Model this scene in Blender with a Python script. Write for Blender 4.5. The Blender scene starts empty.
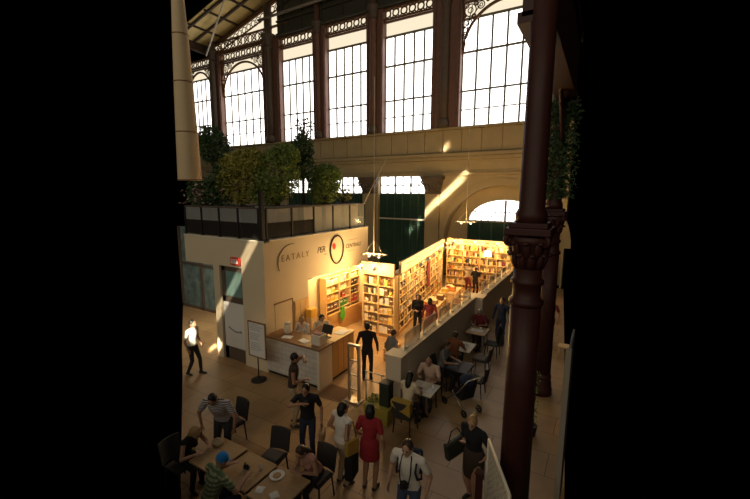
import bpy, bmesh, math, random
import numpy as np
from mathutils import Vector, Matrix
rnd = random.Random(7)
SC = bpy.context.scene
COL = SC.collection
PI = math.pi
R = math.radians

# ------------------------------------------------------------------ materials
MATS = {}
def nodes_of(name):
    m = bpy.data.materials.new(name); m.use_nodes = True
    nt = m.node_tree; nt.nodes.clear()
    return m, nt
def mat(name, c, rough=.6, metal=0, var=.12, scale=6, bump=0, c2=None, spec=.3, stretch=None):
    if name in MATS: return MATS[name]
    m, nt = nodes_of(name); N = nt.nodes.new; L = nt.links.new
    o = N('ShaderNodeOutputMaterial'); b = N('ShaderNodeBsdfPrincipled'); L(b.outputs[0], o.inputs[0])
    b.inputs['Roughness'].default_value = rough; b.inputs['Metallic'].default_value = metal
    b.inputs['Specular IOR Level'].default_value = spec
    tc = N('ShaderNodeTexCoord'); no = N('ShaderNodeTexNoise'); no.inputs['Scale'].default_value = scale; no.inputs['Detail'].default_value = 4
    if stretch:
        mp = N('ShaderNodeMapping'); mp.inputs['Scale'].default_value = stretch; L(tc.outputs['Object'], mp.inputs[0]); L(mp.outputs[0], no.inputs['Vector'])
    else: L(tc.outputs['Object'], no.inputs['Vector'])
    mx = N('ShaderNodeMix'); mx.data_type = 'RGBA'
    lo = c2 if c2 else tuple(v*(1-var) for v in c); hi = c if c2 else tuple(min(1, v*(1+var)) for v in c)
    mx.inputs[6].default_value = (*lo, 1); mx.inputs[7].default_value = (*hi, 1)
    L(no.outputs['Fac'], mx.inputs[0]); L(mx.outputs[2], b.inputs['Base Color'])
    if bump:
        bu = N('ShaderNodeBump'); bu.inputs['Strength'].default_value = bump; bu.inputs['Distance'].default_value = .01
        L(no.outputs['Fac'], bu.inputs['Height']); L(bu.outputs[0], b.inputs['Normal'])
    MATS[name] = m; return m
def emit(name, c, s):
    if name in MATS: return MATS[name]
    m, nt = nodes_of(name); o = nt.nodes.new('ShaderNodeOutputMaterial'); e = nt.nodes.new('ShaderNodeEmission')
    e.inputs[0].default_value = (*c, 1); e.inputs[1].default_value = s; nt.links.new(e.outputs[0], o.inputs[0])
    MATS[name] = m; return m
def glass(name, c=(.8,.85,.85), alpha=.25, rough=.08):
    if name in MATS: return MATS[name]
    m, nt = nodes_of(name); N = nt.nodes.new; L = nt.links.new
    o = N('ShaderNodeOutputMaterial'); t = N('ShaderNodeBsdfTransparent'); b = N('ShaderNodeBsdfPrincipled'); x = N('ShaderNodeMixShader')
    b.inputs['Base Color'].default_value = (*c, 1); b.inputs['Roughness'].default_value = rough
    x.inputs[0].default_value = alpha; L(t.outputs[0], x.inputs[1]); L(b.outputs[0], x.inputs[2]); L(x.outputs[0], o.inputs[0])
    MATS[name] = m; return m
def stripes(name, ca, cb, freq, axis='Z', cc=None):
    if name in MATS: return MATS[name]
    m, nt = nodes_of(name); N = nt.nodes.new; L = nt.links.new
    o = N('ShaderNodeOutputMaterial'); b = N('ShaderNodeBsdfPrincipled'); L(b.outputs[0], o.inputs[0]); b.inputs['Roughness'].default_value = .9
    tc = N('ShaderNodeTexCoord')
    def wave(ax):
        w = N('ShaderNodeTexWave'); w.bands_direction = ax; w.inputs['Scale'].default_value = freq; w.inputs['Distortion'].default_value = .3
        L(tc.outputs['Object'], w.inputs['Vector']); r = N('ShaderNodeValToRGB')
        r.color_ramp.elements[0].position = .42; r.color_ramp.elements[1].position = .58
        L(w.outputs['Fac'], r.inputs[0]); return r
    r = wave(axis); mx = N('ShaderNodeMix'); mx.data_type = 'RGBA'; mx.inputs[6].default_value = (*ca, 1); mx.inputs[7].default_value = (*cb, 1)
    L(r.outputs[0], mx.inputs[0]); out = mx
    if cc:
        r2 = wave('X'); m2 = N('ShaderNodeMix'); m2.data_type = 'RGBA'; m2.inputs[7].default_value = (*cc, 1)
        mu = N('ShaderNodeMath'); mu.operation = 'MULTIPLY'; mu.inputs[1].default_value = .6
        L(r2.outputs[0], mu.inputs[0]); L(mu.outputs[0], m2.inputs[0]); L(mx.outputs[2], m2.inputs[6]); out = m2
    L(out.outputs[2], b.inputs['Base Color']); MATS[name] = m; return m
def tile_mat(name, c1, c2, mortar, sx, sy, msize=.008, rough=.45, offset=.5, vec='Object', rot=(0,0,0)):
    m, nt = nodes_of(name); N = nt.nodes.new; L = nt.links.new
    o = N('ShaderNodeOutputMaterial'); b = N('ShaderNodeBsdfPrincipled'); L(b.outputs[0], o.inputs[0]); b.inputs['Roughness'].default_value = rough
    b.inputs['Specular IOR Level'].default_value = .35
    tc = N('ShaderNodeTexCoord'); mp = N('ShaderNodeMapping'); mp.inputs['Rotation'].default_value = rot; L(tc.outputs[vec], mp.inputs[0])
    br = N('ShaderNodeTexBrick'); br.offset = offset; br.inputs['Scale'].default_value = 1; br.inputs['Brick Width'].default_value = sx; br.inputs['Row Height'].default_value = sy
    br.inputs['Mortar Size'].default_value = msize; br.inputs['Color1'].default_value = (*c1, 1); br.inputs['Color2'].default_value = (*c2, 1); br.inputs['Mortar'].default_value = (*mortar, 1)
    br.inputs['Mortar Smooth'].default_value = .2
    L(mp.outputs[0], br.inputs['Vector'])
    no = N('ShaderNodeTexNoise'); no.inputs['Scale'].default_value = 2.2; no.inputs['Detail'].default_value = 6; L(tc.outputs['Object'], no.inputs['Vector'])
    mr = N('ShaderNodeMapRange'); mr.inputs[3].default_value = .75; mr.inputs[4].default_value = 1.2; L(no.outputs['Fac'], mr.inputs[0])
    mx = N('ShaderNodeMix'); mx.data_type = 'RGBA'; mx.blend_type = 'MULTIPLY'; mx.inputs[0].default_value = 1
    L(br.outputs['Color'], mx.inputs[6]); L(mr.outputs[0], mx.inputs[7]); L(mx.outputs[2], b.inputs['Base Color'])
    MATS[name] = m; return m
def objcol(name, rough=.6):
    m, nt = nodes_of(name); N = nt.nodes.new; L = nt.links.new
    o = N('ShaderNodeOutputMaterial'); b = N('ShaderNodeBsdfPrincipled'); L(b.outputs[0], o.inputs[0]); b.inputs['Roughness'].default_value = rough
    i = N('ShaderNodeObjectInfo'); L(i.outputs['Color'], b.inputs['Base Color']); MATS[name] = m; return m

M_FLOOR = tile_mat('stone_floor', (.46,.29,.135), (.385,.235,.11), (.15,.09,.05), 1.15, .75)
M_WTILE = tile_mat('white_tile', (.62,.58,.52), (.56,.53,.48), (.36,.34,.31), .30, .15, .006, .3, .5, 'Object', (R(90),0,0))
M_WALL = mat('ochre_plaster', (.46,.36,.20), .9, 0, .14, 1.2, .1)
M_WALL2 = mat('ochre_moulding', (.42,.33,.185), .85, 0, .1, 2)
M_WHITE = mat('warm_white_plaster', (.66,.55,.38), .8, 0, .05, 1.5)
M_WHITE2 = mat('cream_paint', (.70,.62,.48), .7, 0, .05, 2)
M_PART = mat('partition_plaster', (.60,.50,.37), .85, 0, .06, 1.6)
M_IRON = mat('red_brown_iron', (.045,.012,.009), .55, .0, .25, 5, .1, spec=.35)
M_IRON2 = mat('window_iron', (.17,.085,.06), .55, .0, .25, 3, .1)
M_GREYIRON = mat('grey_green_iron', (.12,.088,.066), .6, .0, .2, 3)
M_MUNT = mat('grey_muntin', (.22,.20,.14), .6, .2, .1, 4)
M_LATT = mat('gilded_brown_ironwork', (.16,.075,.03), .6, .1, .3, 8)
M_GREEN = mat('dark_green_shutter', (.045,.095,.065), .6, 0, .2, 3)
M_GIRD = mat('dark_green_girder', (.055,.052,.036), .6, 0, .25, 2)
M_ROOF = mat('roof_boards', (.80,.60,.24), .8, 0, .15, 2, stretch=(1,.15,1))
M_RAFT = mat('dark_rafter', (.07,.045,.03), .7, 0, .2, 3)
M_WOOD = mat('honey_wood', (.52,.30,.11), .5, 0, .2, 3, stretch=(1,1,6), spec=.3)
M_WOODL = mat('pale_pine', (.66,.46,.22), .55, 0, .14, 3, stretch=(1,1,6))
M_WOODD = mat('brown_wood_top', (.24,.13,.06), .45, 0, .2, 3, stretch=(6,1,1))
M_DARK = mat('near_black', (.018,.016,.015), .6, 0, .2, 6)
M_STEEL = mat('brushed_steel', (.45,.42,.36), .35, .9, .1, 10)
M_CONC = mat('grey_planter', (.27,.235,.18), .9, 0, .15, 3, .1)
M_SOIL = mat('soil', (.04,.028,.02), 1, 0, .3, 12, .3)
M_BARK = mat('bark', (.09,.06,.035), .9, 0, .3, 10, .3)
M_PAPER = mat('white_paper', (.72,.70,.66), .8, 0, .03, 4)
M_INK = mat('grey_ink', (.30,.30,.32), .8, 0, .1, 4)
M_GLASS = glass('clear_glass', (.75,.78,.75), .16)
M_SMOKE = glass('smoked_glass', (.035,.03,.028), .80, .2)
M_PANEG = glass('screen_glass', (.62,.58,.50), .45, .15)
M_DGLASS = mat('painted_reflection_glass', (.02,.04,.036), .15, 0, .9, 2.6, c2=(.34,.45,.42), spec=.5)  # pale teal noise paints blurred reflections into the dark glass colour
M_TEAL = mat('teal_glass', (.20,.32,.29), .2, 0, .3, 1.6, spec=.5)
M_TABLE = mat('tan_table_top', (.44,.29,.15), .5, 0, .15, 4, stretch=(1,5,1))
M_WICK = mat('dark_wicker', (.035,.032,.030), .8, 0, .35, 40, .4)
M_SEATC = mat('grey_seat_cushion', (.16,.13,.11), .9, 0, .1, 20)
M_SUN = emit('daylight_pane', (1.0,.965,.93), 3.6)
M_SUNC = emit('cream_daylight_pane', (1.0,.86,.62), 1.0)
M_BULB = emit('warm_bulb', (1.0,.80,.45), 25)
M_LABELC = objcol('cover_of_own_colour')
M_RED = mat('red_signal', (.65,.05,.03), .5, 0, .08, 5)
M_LET = mat('brown_lettering', (.30,.20,.08), .7, 0, .05, 5)
M_LETD = mat('dark_lettering', (.07,.05,.03), .7, 0, .05, 5)
M_FABRIC = mat('beige_lantern_cloth', (.56,.43,.26), .9, 0, .07, 6, .1)
M_YEL = mat('yellow_green_planter', (.36,.30,.05), .6, 0, .1, 4)
M_FLY = mat('pale_mesh_screen', (.50,.46,.38), .6, 0, .15, 20)

# ------------------------------------------------------------------ mesh builder
class MB:
    def __init__(s): s.v=[]; s.f=[]; s.m=[]; s.sm=[]
    def add(s, vs, fs, mi=0, smooth=False):
        b=len(s.v); s.v.extend([tuple(v) for v in vs]); s.f.extend([tuple(b+i for i in f) for f in fs]); s.m.extend([mi]*len(fs)); s.sm.extend([smooth]*len(fs)); return s
    def box(s, x0,x1,y0,y1,z0,z1, mi=0):
        vs=[(x,y,z) for z in (z0,z1) for y in (y0,y1) for x in (x0,x1)]
        return s.add(vs, [(0,2,3,1),(4,5,7,6),(0,1,5,4),(2,6,7,3),(0,4,6,2),(1,3,7,5)], mi)
    def bbox(s, x0,x1,y0,y1,z0,z1, bv=.01, mi=0):
        bm=bmesh.new(); bmesh.ops.create_cube(bm,size=1)
        for v in bm.verts: v.co=Vector(((x0+x1)/2+v.co.x*(x1-x0),(y0+y1)/2+v.co.y*(y1-y0),(z0+z1)/2+v.co.z*(z1-z0)))
        bmesh.ops.bevel(bm,geom=bm.edges[:],offset=bv,segments=2,affect='EDGES',profile=.5)
        return s.bm(bm,mi)
    def bm(s, bm, mi=0, smooth=False):
        bm.verts.index_update(); s.add([v.co[:] for v in bm.verts],[[v.index for v in f.verts] for f in bm.faces],mi,smooth); bm.free(); return s
    def tube(s, pts, r, n=8, mi=0, caps=True, smooth=True):
        pts=[Vector(p) for p in pts]; rs=r if isinstance(r,(list,tuple)) else [r]*len(pts)
        vs=[];fs=[]; ref=None
        for i,p in enumerate(pts):
            d=(pts[min(i+1,len(pts)-1)]-pts[max(i-1,0)]).normalized()
            if ref is None or abs(ref.dot(d))>.95: ref=Vector((0,0,1)) if abs(d.z)<.9 else Vector((1,0,0))
            a=d.cross(ref).normalized(); bb=d.cross(a).normalized()
            for k in range(n):
                t=2*PI*k/n; vs.append(p+(a*math.cos(t)+bb*math.sin(t))*rs[i])
        for i in range(len(pts)-1):
            for k in range(n): fs.append((i*n+k,i*n+(k+1)%n,(i+1)*n+(k+1)%n,(i+1)*n+k))
        if caps: fs.append(tuple(range(n-1,-1,-1))); fs.append(tuple((len(pts)-1)*n+k for k in range(n)))
        return s.add(vs,fs,mi,smooth)
    def ring(s, c, ax, bx, r, t, n=14, m=5, mi=0):
        c=Vector(c);ax=Vector(ax);bx=Vector(bx);nz=ax.cross(bx); vs=[];fs=[]
        for i in range(n):
            a=2*PI*i/n; d=ax*math.cos(a)+bx*math.sin(a)
            for j in range(m):
                q=2*PI*j/m; vs.append(c+d*(r+t*math.cos(q))+nz*t*math.sin(q))
        for i in range(n):
            for j in range(m): fs.append((i*m+j,((i+1)%n)*m+j,((i+1)%n)*m+(j+1)%m,i*m+(j+1)%m))
        return s.add(vs,fs,mi,True)
    def lathe(s, prof, c=(0,0,0), n=24, mi=0, smooth=True, flute=0, nf=0):
        vs=[];fs=[];cx,cy,cz=c
        for (r,z) in prof:
            for k in range(n):
                t=2*PI*k/n; rr=r*(1-flute*(.5+.5*math.cos(nf*t))) if flute else r
                vs.append((cx+rr*math.cos(t),cy+rr*math.sin(t),cz+z))
        m=len(prof)
        for i in range(m-1):
            for k in range(n): fs.append((i*n+k,i*n+(k+1)%n,(i+1)*n+(k+1)%n,(i+1)*n+k))
        fs.append(tuple(range(n-1,-1,-1))); fs.append(tuple((m-1)*n+k for k in range(n)))
        return s.add(vs,fs,mi,smooth)
    def ell(s, c, r, rot=None, nu=14, nv=9, mi=0):
        vs=[];fs=[];c=Vector(c)
        def P(u,v):
            p=Vector((r[0]*math.cos(u)*math.sin(v),r[1]*math.sin(u)*math.sin(v),r[2]*math.cos(v)))
            return (rot@p if rot else p)+c
        vs.append(P(0,0))
        for j in range(1,nv):
            for i in range(nu): vs.append(P(2*PI*i/nu,PI*j/nv))
        vs.append(P(0,PI)); e=len(vs)-1
        for i in range(nu):
            fs.append((0,1+i,1+(i+1)%nu)); fs.append((e,e-nu+(i+1)%nu,e-nu+i))
            for j in range(nv-2): a=1+j*nu; fs.append((a+i,a+nu+i,a+nu+(i+1)%nu,a+(i+1)%nu))
        return s.add(vs,fs,mi,True)
    def quad(s, a,b,c,d, mi=0): return s.add([a,b,c,d],[(0,1,2,3)],mi)
    def prism(s, poly, d, mi=0):
        d=Vector(d);n=len(poly);vs=[Vector(p) for p in poly]; vs+=[p+d for p in vs]
        fs=[tuple(range(n-1,-1,-1)),tuple(range(n,2*n))]+[(i,(i+1)%n,n+(i+1)%n,n+i) for i in range(n)]
        return s.add(vs,fs,mi)
    def build(s, name, mats, parent=None, loc=None):
        me=bpy.data.meshes.new(name); me.from_pydata(s.v,[],s.f)
        for m in (mats if isinstance(mats,(list,tuple)) else [mats]): me.materials.append(m)
        me.polygons.foreach_set('material_index',s.m); me.polygons.foreach_set('use_smooth',s.sm)
        bm=bmesh.new(); bm.from_mesh(me); bmesh.ops.recalc_face_normals(bm,faces=bm.faces[:]); bm.to_mesh(me); bm.free(); me.update()
        o=bpy.data.objects.new(name,me); COL.objects.link(o)
        if parent is not None: o.parent=parent
        if loc is not None: o.location=loc
        return o
def empty(name, loc=(0,0,0), rz=0):
    o=bpy.data.objects.new(name,None); COL.objects.link(o); o.location=loc; o.rotation_euler=(0,0,rz); o.empty_display_size=.2; return o
def tag(o, label, cat, group=None, kind='thing'):
    o['label']=label; o['category']=cat
    if group: o['group']=group
    if kind: o['kind']=kind
    return o
def struct(o, label=None, cat=None):
    o['kind']='structure'
    if label: o['label']=label
    if cat: o['category']=cat
    return o
def copy_tree(o, parent=None):
    c=o.copy(); COL.objects.link(c)
    if parent is not None: c.parent=parent
    for ch in list(o.children): copy_tree(ch,c)
    return c
def text_mesh(name, body, size, mat_, parent, M, extrude=.006, shear=0, spacing=1.0):
    cu=bpy.data.curves.new(name,'FONT'); cu.body=body; cu.size=size; cu.extrude=extrude; cu.align_x='CENTER'; cu.shear=shear; cu.space_character=spacing
    t=bpy.data.objects.new(name,cu); COL.objects.link(t)
    dg=bpy.context.evaluated_depsgraph_get(); me=bpy.data.meshes.new_from_object(t.evaluated_get(dg)); bpy.data.objects.remove(t)
    me.transform(M); me.materials.clear(); me.materials.append(mat_)
    o=bpy.data.objects.new(name,me); COL.objects.link(o); o.parent=parent; return o

# ------------------------------------------------------------------ the hall
f = MB(); f.add([(-10.48,6.33,0),(-6.15,3.5,0),(-5.1,2.75,0),(-.05,2.75,0),(-.12,6.2,0),(-.47,10.76,0),(-.78,14.4,0),(-1.6,23.9,0),(-9.6,24,0),(-17.3,11.6,0),(-17.3,10.75,0),(-12.25,7.45,0)],[tuple(range(12))])
o = f.build('floor', M_FLOOR); me=o.data
b = bmesh.new(); b.from_mesh(me); g = bmesh.ops.extrude_face_region(b, geom=b.faces[:]); bmesh.ops.translate(b, vec=(0,0,-.15), verts=[v for v in g['geom'] if isinstance(v,bmesh.types.BMVert)]); bmesh.ops.recalc_face_normals(b,faces=b.faces[:]); b.to_mesh(me); b.free()
struct(o,'large worn stone floor slabs of the market hall','floor')

YW = 24.0
def arch_poly(x0,x1,z0,z1,cx,r,spring,y,rise=None,n=24):
    rise = rise or r
    arc=[(cx+r*math.cos(PI*i/n), y, spring+rise*math.sin(PI*i/n)) for i in range(n+1)]
    return [(x0,y,z0),(x0,y,z1),(x1,y,z1),(x1,y,z0)]+([(cx+r,y,z0)] if spring>z0 else [])+arc+([(cx-r,y,z0)] if spring>z0 else [])
# masonry wall with openings
w = MB()
XL, XR = -35.4, -1.75
w.box(XL,XR,YW,YW+.6,6.55,9.45)
lows = [(-22.9,-19.7),(-18.4,-15.3),(-14.0,-10.35)]
edges = [XL]+[e for ab in lows for e in ab]+[-9.1]
for i in range(0,len(edges),2): w.box(edges[i],edges[i+1],YW,YW+.6,0,6.55)
w.prism(arch_poly(-9.1,XR,0,6.55,-5.4,3.55,2.35,YW), (0,.75,0))
w.prism(arch_poly(-9.1,XR,0,6.3,-5.25,2.3,3.62,YW+.75,1.38), (0,.2,0))
wall = struct(w.build('wall_back', M_WALL),'ochre masonry wall below the tall windows','wall')
# raised panels under the tall windows, and mouldings
t = MB(); x = XL+.1
while x < XR-1.2:
    t.bbox(x,x+1.2,YW-.07,YW+.02,8.0,9.36,.015); x += 1.245
struct(t.build('trim_1', M_WALL),'row of flat ochre panels under the tall windows','panelling')
t = MB(); t.bbox(XL,XR,YW-.32,YW+.1,9.36,9.5,.02)
struct(t.build('trim_2', M_WALL2),'projecting sill under the tall windows','sill')
t = MB(); t.bbox(XL,XR,YW-.28,YW+.05,7.72,7.93,.03); t.bbox(XL,XR,YW-.16,YW+.05,7.5,7.72,.03)
struct(t.build('trim_3', M_WALL2),'stepped cornice on the ochre wall','cornice')
t = MB(); t.bbox(XL,XR,YW-.12,YW+.05,6.52,6.72,.02); t.bbox(XL,XR,YW-.06,YW+.05,6.72,6.84,.02)
struct(t.build('trim_4', M_WALL2),'string moulding above the low windows','moulding')
t = MB()
n=28
for i in range(n):
    a0,a1=PI*i/n,PI*(i+1)/n
    t.prism([(-5.4+rr*math.cos(a),YW-.06,2.35+rr*math.sin(a)) for rr,a in ((3.55,a0),(4.0,a0),(4.0,a1),(3.55,a1))],(0,.1,0))
struct(t.build('trim_5', M_WALL2),'plain arch moulding round the deep arched recess','moulding')

def lattice_row(mb, x0,x1,z0,z1,y):
    h=z1-z0; k=max(1,round((x1-x0)/h)); s=(x1-x0)/k
    mb.box(x0,x1,y-.05,y+.05,z0-.06,z0+.04); mb.box(x0,x1,y-.05,y+.05,z1-.04,z1+.06)
    for i in range(k):
        cx=x0+s*(i+.5); cz=(z0+z1)/2
        mb.ring((cx,y,cz),(1,0,0),(0,0,1),h*.34,.055,14,5)
        for sx in(-1,1):
            for sz in(-1,1):
                mb.tube([(cx+sx*h*.24,y,cz+sz*h*.24),(cx+sx*s*.5,y,cz+sz*h*.48)],.05,5)
# tall windows: x0,x1,arched
tall = [(-30.25,-24.95,True),(-23.05,-19.6,False),(-18.45,-14.87,False),(-13.57,-10.0,False),(-8.15,-2.9,True),(-35.4,-31.6,True)]
def tall_window(i, x0,x1,arched):
    root = struct(empty('window_%d'%i,((x0+x1)/2,YW+.2,9.45)), ('tall arched' if arched else 'tall square-headed')+' iron window full of white daylight','window')
    cx=(x0+x1)/2; W=(x1-x0)/2; q=lambda X:X-cx
    p=MB(); zb=10.6 if i==6 else 9.45
    p.box(q(x0),q(x1),.10,.13,zb-9.45,15.78-9.45,0); p.box(q(x0),q(x1),.10,.13,15.78-9.45,17.5-9.45,1)
    if i==6: p.box(q(x0),q(x1),.10,.13,0,zb-9.45,2)
    p.build('pane',[M_SUN,M_SUNC,M_GREEN],root)
    m=MB(); k=6 if arched else 5
    for j in range(k+1):
        X=q(x0)+2*W*j/k; zt=15.78
        m.box(X-.055,X+.055,-.03,.05,0,zt-9.45)
    for z,th in ((11.65,.05),(13.9,.06),(15.78,.07),(9.5,.06),(10.55,.03)):
        m.box(q(x0),q(x1),-.04,.05,z-th-9.45,z+th-9.45)
    m.build('glazing_bars',M_MUNT,root)
    if arched:
        s=MB(); rr=W-.05; zc=13.95-9.45; ap=2.5
        pts=[(rr*math.cos(PI*a/30),-.12,zc+ap*math.sin(PI*a/30)) for a in range(31)]
        s.tube(pts,.09,6)
        for sx in (-1,1):
            for (u,v,r_) in ((.90,.62,.26),(.84,.90,.34),(.60,.97,.20),(.95,.36,.17),(.93,1.02,.14),(.72,1.03,.12),(.97,.16,.1),(.45,1.05,.09),(.76,.76,.12),(.97,.80,.1)):
                s.ring((sx*u*W,-.12,zc+v*ap),(1,0,0),(0,0,1),r_,.035,14,4); s.ring((sx*u*W,-.12,zc+v*ap),(1,0,0),(0,0,1),r_*.45,.03,9,4)
            s.box(sx*W-.06,sx*W+.06,-.2,-.04,zc,16.7-9.45)
            for (a,c) in (((.99,.1),(.80,1.0)),((.62,.98),(.99,.5))):
                s.tube([(sx*a[0]*W,-.12,zc+a[1]*ap),(sx*c[0]*W,-.12,zc+c[1]*ap)],.03,5)
        s.build('spandrel_lattice',M_LATT,root)
    l=MB(); lattice_row(l,q(x0),q(x1),16.78-9.45,17.42-9.45,-.28); l.build('frieze_lattice',M_LATT,root)
    h=MB(); h.box(q(x0),q(x1),-.22,-.1,16.60-9.45,16.72-9.45); h.build('head_bar',M_IRON2,root)
for i,a in enumerate(tall): tall_window(i+1,*a)

def low_window(i,x0,x1):
    root=struct(empty('window_%d'%i,((x0+x1)/2,YW+.35,0)),'low window with bright top lights over dark green louvred shutters','window'); W=(x1-x0)/2
    p=MB(); p.box(-W,W,.05,.08,5.35,6.55); p.build('pane',M_SUN,root)
    m=MB(); 
    for j in range(4): X=-W+2*W*j/3; m.box(X-.04,X+.04,-.04,.05,0,6.55)
    for z in (5.35,5.95): m.box(-W,W,-.03,.05,z-.035,z+.035)
    for j in range(6):
        X=-W+2*W*(j+.5)/6; w2=W/6
        for sz in (0,.6):
            m.tube([(X-w2,0,5.35+sz),(X+w2,0,5.95+sz)],.024,4); m.tube([(X+w2,0,5.35+sz),(X-w2,0,5.95+sz)],.024,4)
    m.build('glazing_bars',M_MUNT,root)
    s=MB(); s.box(-W,W,.1,.15,0,5.32)
    z=.1
    while z<5.25: s.add([(-W,-.05,z),(W,-.05,z),(W,.08,z+.13),(-W,.08,z+.13),(-W,-.05,z+.02),(W,-.05,z+.02),(W,.08,z+.15),(-W,.08,z+.15)],[(0,1,2,3),(4,7,6,5),(0,4,5,1),(2,6,7,3)]); z+=.17
    for j in range(7): X=-W+2*W*j/6; s.box(X-.05,X+.05,-.1,.02,0,5.32)
    s.build('shutter',M_GREEN,root)
    r=MB(); r.box(-W,W,-.2,-.14,3.55,3.64); r.build('rail',M_WHITE2,root)
for i,a in enumerate(lows): low_window(7+i,*a)
root=struct(empty('window_10',(-5.25,YW+.8,0)),'bright arched lunette over green shutters in the deep recess','window')
p=MB(); arc=[(2.3*math.cos(PI*i/24),.12,3.62+1.38*math.sin(PI*i/24)) for i in range(25)]; p.prism(arc,(0,.04,0)); p.build('pane',M_SUN,root)
m=MB(); m.box(-2.3,2.3,-.02,.1,3.56,3.68); m.box(-.06,.06,0,.1,0,4.98); m.box(-2.2,2.2,.03,.08,4.22,4.27)
for a in (-1,1):
    for k in range(5):
        X=a*(.2+.42*k); m.tube([(X,.06,3.65),(X+a*.45,.06,4.25)],.022,4); m.tube([(X+a*.45,.06,3.65),(X,.06,4.25)],.022,4)
m.build('glazing_bars',M_MUNT,root)
s=MB(); s.box(-2.3,2.3,.1,.15,0,3.56); z=.1
while z<3.5: s.add([(-2.3,-.05,z),(2.3,-.05,z),(2.3,.08,z+.13),(-2.3,.08,z+.13)],[(0,1,2,3)]); z+=.17
for k in range(7): X=-2.3+4.6*k/6; s.box(X-.05,X+.05,-.08,.02,0,3.56)
s.build('shutter',M_GREEN,root)

# stone pilasters between the low windows
def pilaster(x0,x1,label):
    root=tag(empty('stone_pilaster',((x0+x1)/2,YW-.005,0)),label,'pilaster',None,'structure'); W=(x1-x0)/2-.15
    a=MB(); a.bbox(-W,W,-.3,0,.5,5.35,.03); a.build('shaft',M_WALL2,root)
    a=MB(); a.bbox(-W-.12,W+.12,-.4,0,0,.5,.04); a.build('base',M_WALL2,root)
    c=MB(); c.bbox(-W-.05,W+.05,-.34,0,5.35,5.5,.02); c.add([(-W,-.3,5.5),(W,-.3,5.5),(W,0,5.5),(-W,0,5.5),(-W-.2,-.5,6.3),(W+.2,-.5,6.3),(W+.2,0,6.3),(-W-.2,0,6.3)],[(0,3,2,1),(4,5,6,7),(0,1,5,4),(1,2,6,5),(2,3,7,6),(3,0,4,7)])
    for k in range(4):
        for zz in (5.65,5.95): c.ell((-W+2*W*(k+.5)/4,-.36-.1*(zz-5.6),zz),(.12,.07,.17))
    for sx in(-1,1): c.ring((sx*(W+.1),-.45,6.15),(1,0,0),(0,0,1),.13,.05,12,5)
    c.bbox(-W-.28,W+.28,-.55,0,6.3,6.5,.02); c.build('capital',M_GREYIRON,root)
pilaster(-15.3,-14.0,'stone pilaster with a dark carved capital between the two low green-shuttered windows')
pilaster(-10.35,-9.1,'stone pilaster with a dark carved capital just left of the deep arched recess')
pilaster(-19.7,-18.4,'stone pilaster half hidden behind the rooftop bushes')

# iron columns between the tall windows
cols=[(-31.6,-30.25,'leftmost dark column of the window wall, left of the arched window',.42),(-24.95,-23.05,'thick iron column right of the left arched window',.45),(-19.6,-18.45,'narrow red-brown iron column between the first two square-headed windows',.3),(-14.87,-13.57,'red-brown iron column between the second and third square-headed windows',.34),(-10.0,-8.15,'wide red-brown column with a grey shaft left of the right arched window',.36)]
for x0,x1,lab,r in cols:
    root=tag(empty('window_column',((x0+x1)/2,YW+.1,9.5)),lab,'column'); W=(x1-x0)/2
    a=MB(); a.bbox(-W,W,-.35,.2,0,8.0,.03)
    for sx in(-1,1): a.bbox(sx*W*.8-.07,sx*W*.8+.07,-.42,-.3,.1,7.9,.02)
    a.build('pier',M_IRON2,root)
    a=MB(); a.lathe([(r*.75,.5),(r*.72,3),(r*.7,7.2),(r*.95,7.3),(r*.7,7.4),(r*.7,10.4)],(0,-.45,0),20); a.build('shaft',M_GREYIRON if r>.35 else M_IRON2,root)
    a=MB(); a.lathe([(r,0),(r,.3),(r*.85,.38),(r*.95,.46),(r*.75,.5)],(0,-.45,0),20); a.build('base',M_GREYIRON,root)
    a=MB(); a.lathe([(r*.7,7.4),(r*.9,7.6),(r*.85,7.8),(r*1.3,8.1),(r*1.35,8.25)],(0,-.45,0),20)
    a.build('capital',M_GREYIRON,root)
# girders over the windows
t=MB(); t.box(-23.1,XR,YW-.25,YW+.25,17.5,20.4); 
for k in range(11): X=-22.5+1.9*k; t.box(X-.05,X+.05,YW-.34,YW-.2,17.55,20.3)
t.box(-23.1,XR,YW-.45,YW-.2,17.5,17.66); t.box(-23.1,XR,YW-.4,YW-.2,18.5,18.62)
struct(t.build('trim_6',M_GIRD),'dark green iron girder over the tall windows','girder')
t=MB(); t.tube([(-24.6,YW-.8,18.82),(-15.6,YW-.8,18.92)],.10,8)
struct(t.build('trim_7',M_CONC),'pale pipe running along the girder','pipe')
zr=lambda X:18.27+.266*(X+31.65)
t=MB(); t.prism([(-31.6,YW+.25,17.5),(-24.0,YW+.25,17.5),(-20.0,YW+.25,19.2),(-20,YW+.25,zr(-20)-.1),(-31.6,YW+.25,zr(-31.6)-.1)],(0,.05,0))
struct(t.build('window_11',M_SUNC),'cream daylight glass behind the gable lattice','window')
t=MB()
t.box(-31.7,-23.2,YW-.3,YW-.12,17.45,17.62)
t.prism([(-31.7,YW-.3,zr(-31.7)-.45),(-20,YW-.3,zr(-20)-.45),(-20,YW-.3,zr(-20)-.2),(-31.7,YW-.3,zr(-31.7)-.2)],(0,.15,0))
for k in range(22):
    X=-31.3+.55*k
    zt=zr(X)-.45
    if X<-20.6: t.ring((X,YW-.2,zt-.32),(1,0,0),(0,0,1),.22,.04,12,4); t.ring((X+.27,YW-.2,zt-.2),(1,0,0),(0,0,1),.09,.03,8,4)
    if X<-21: t.prism([(X-.4,YW-.25,zt-.72),(X+.4,YW-.25,zt-.55),(X+.4,YW-.25,zt-.47),(X-.4,YW-.25,zt-.64)],(0,.08,0))
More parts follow.
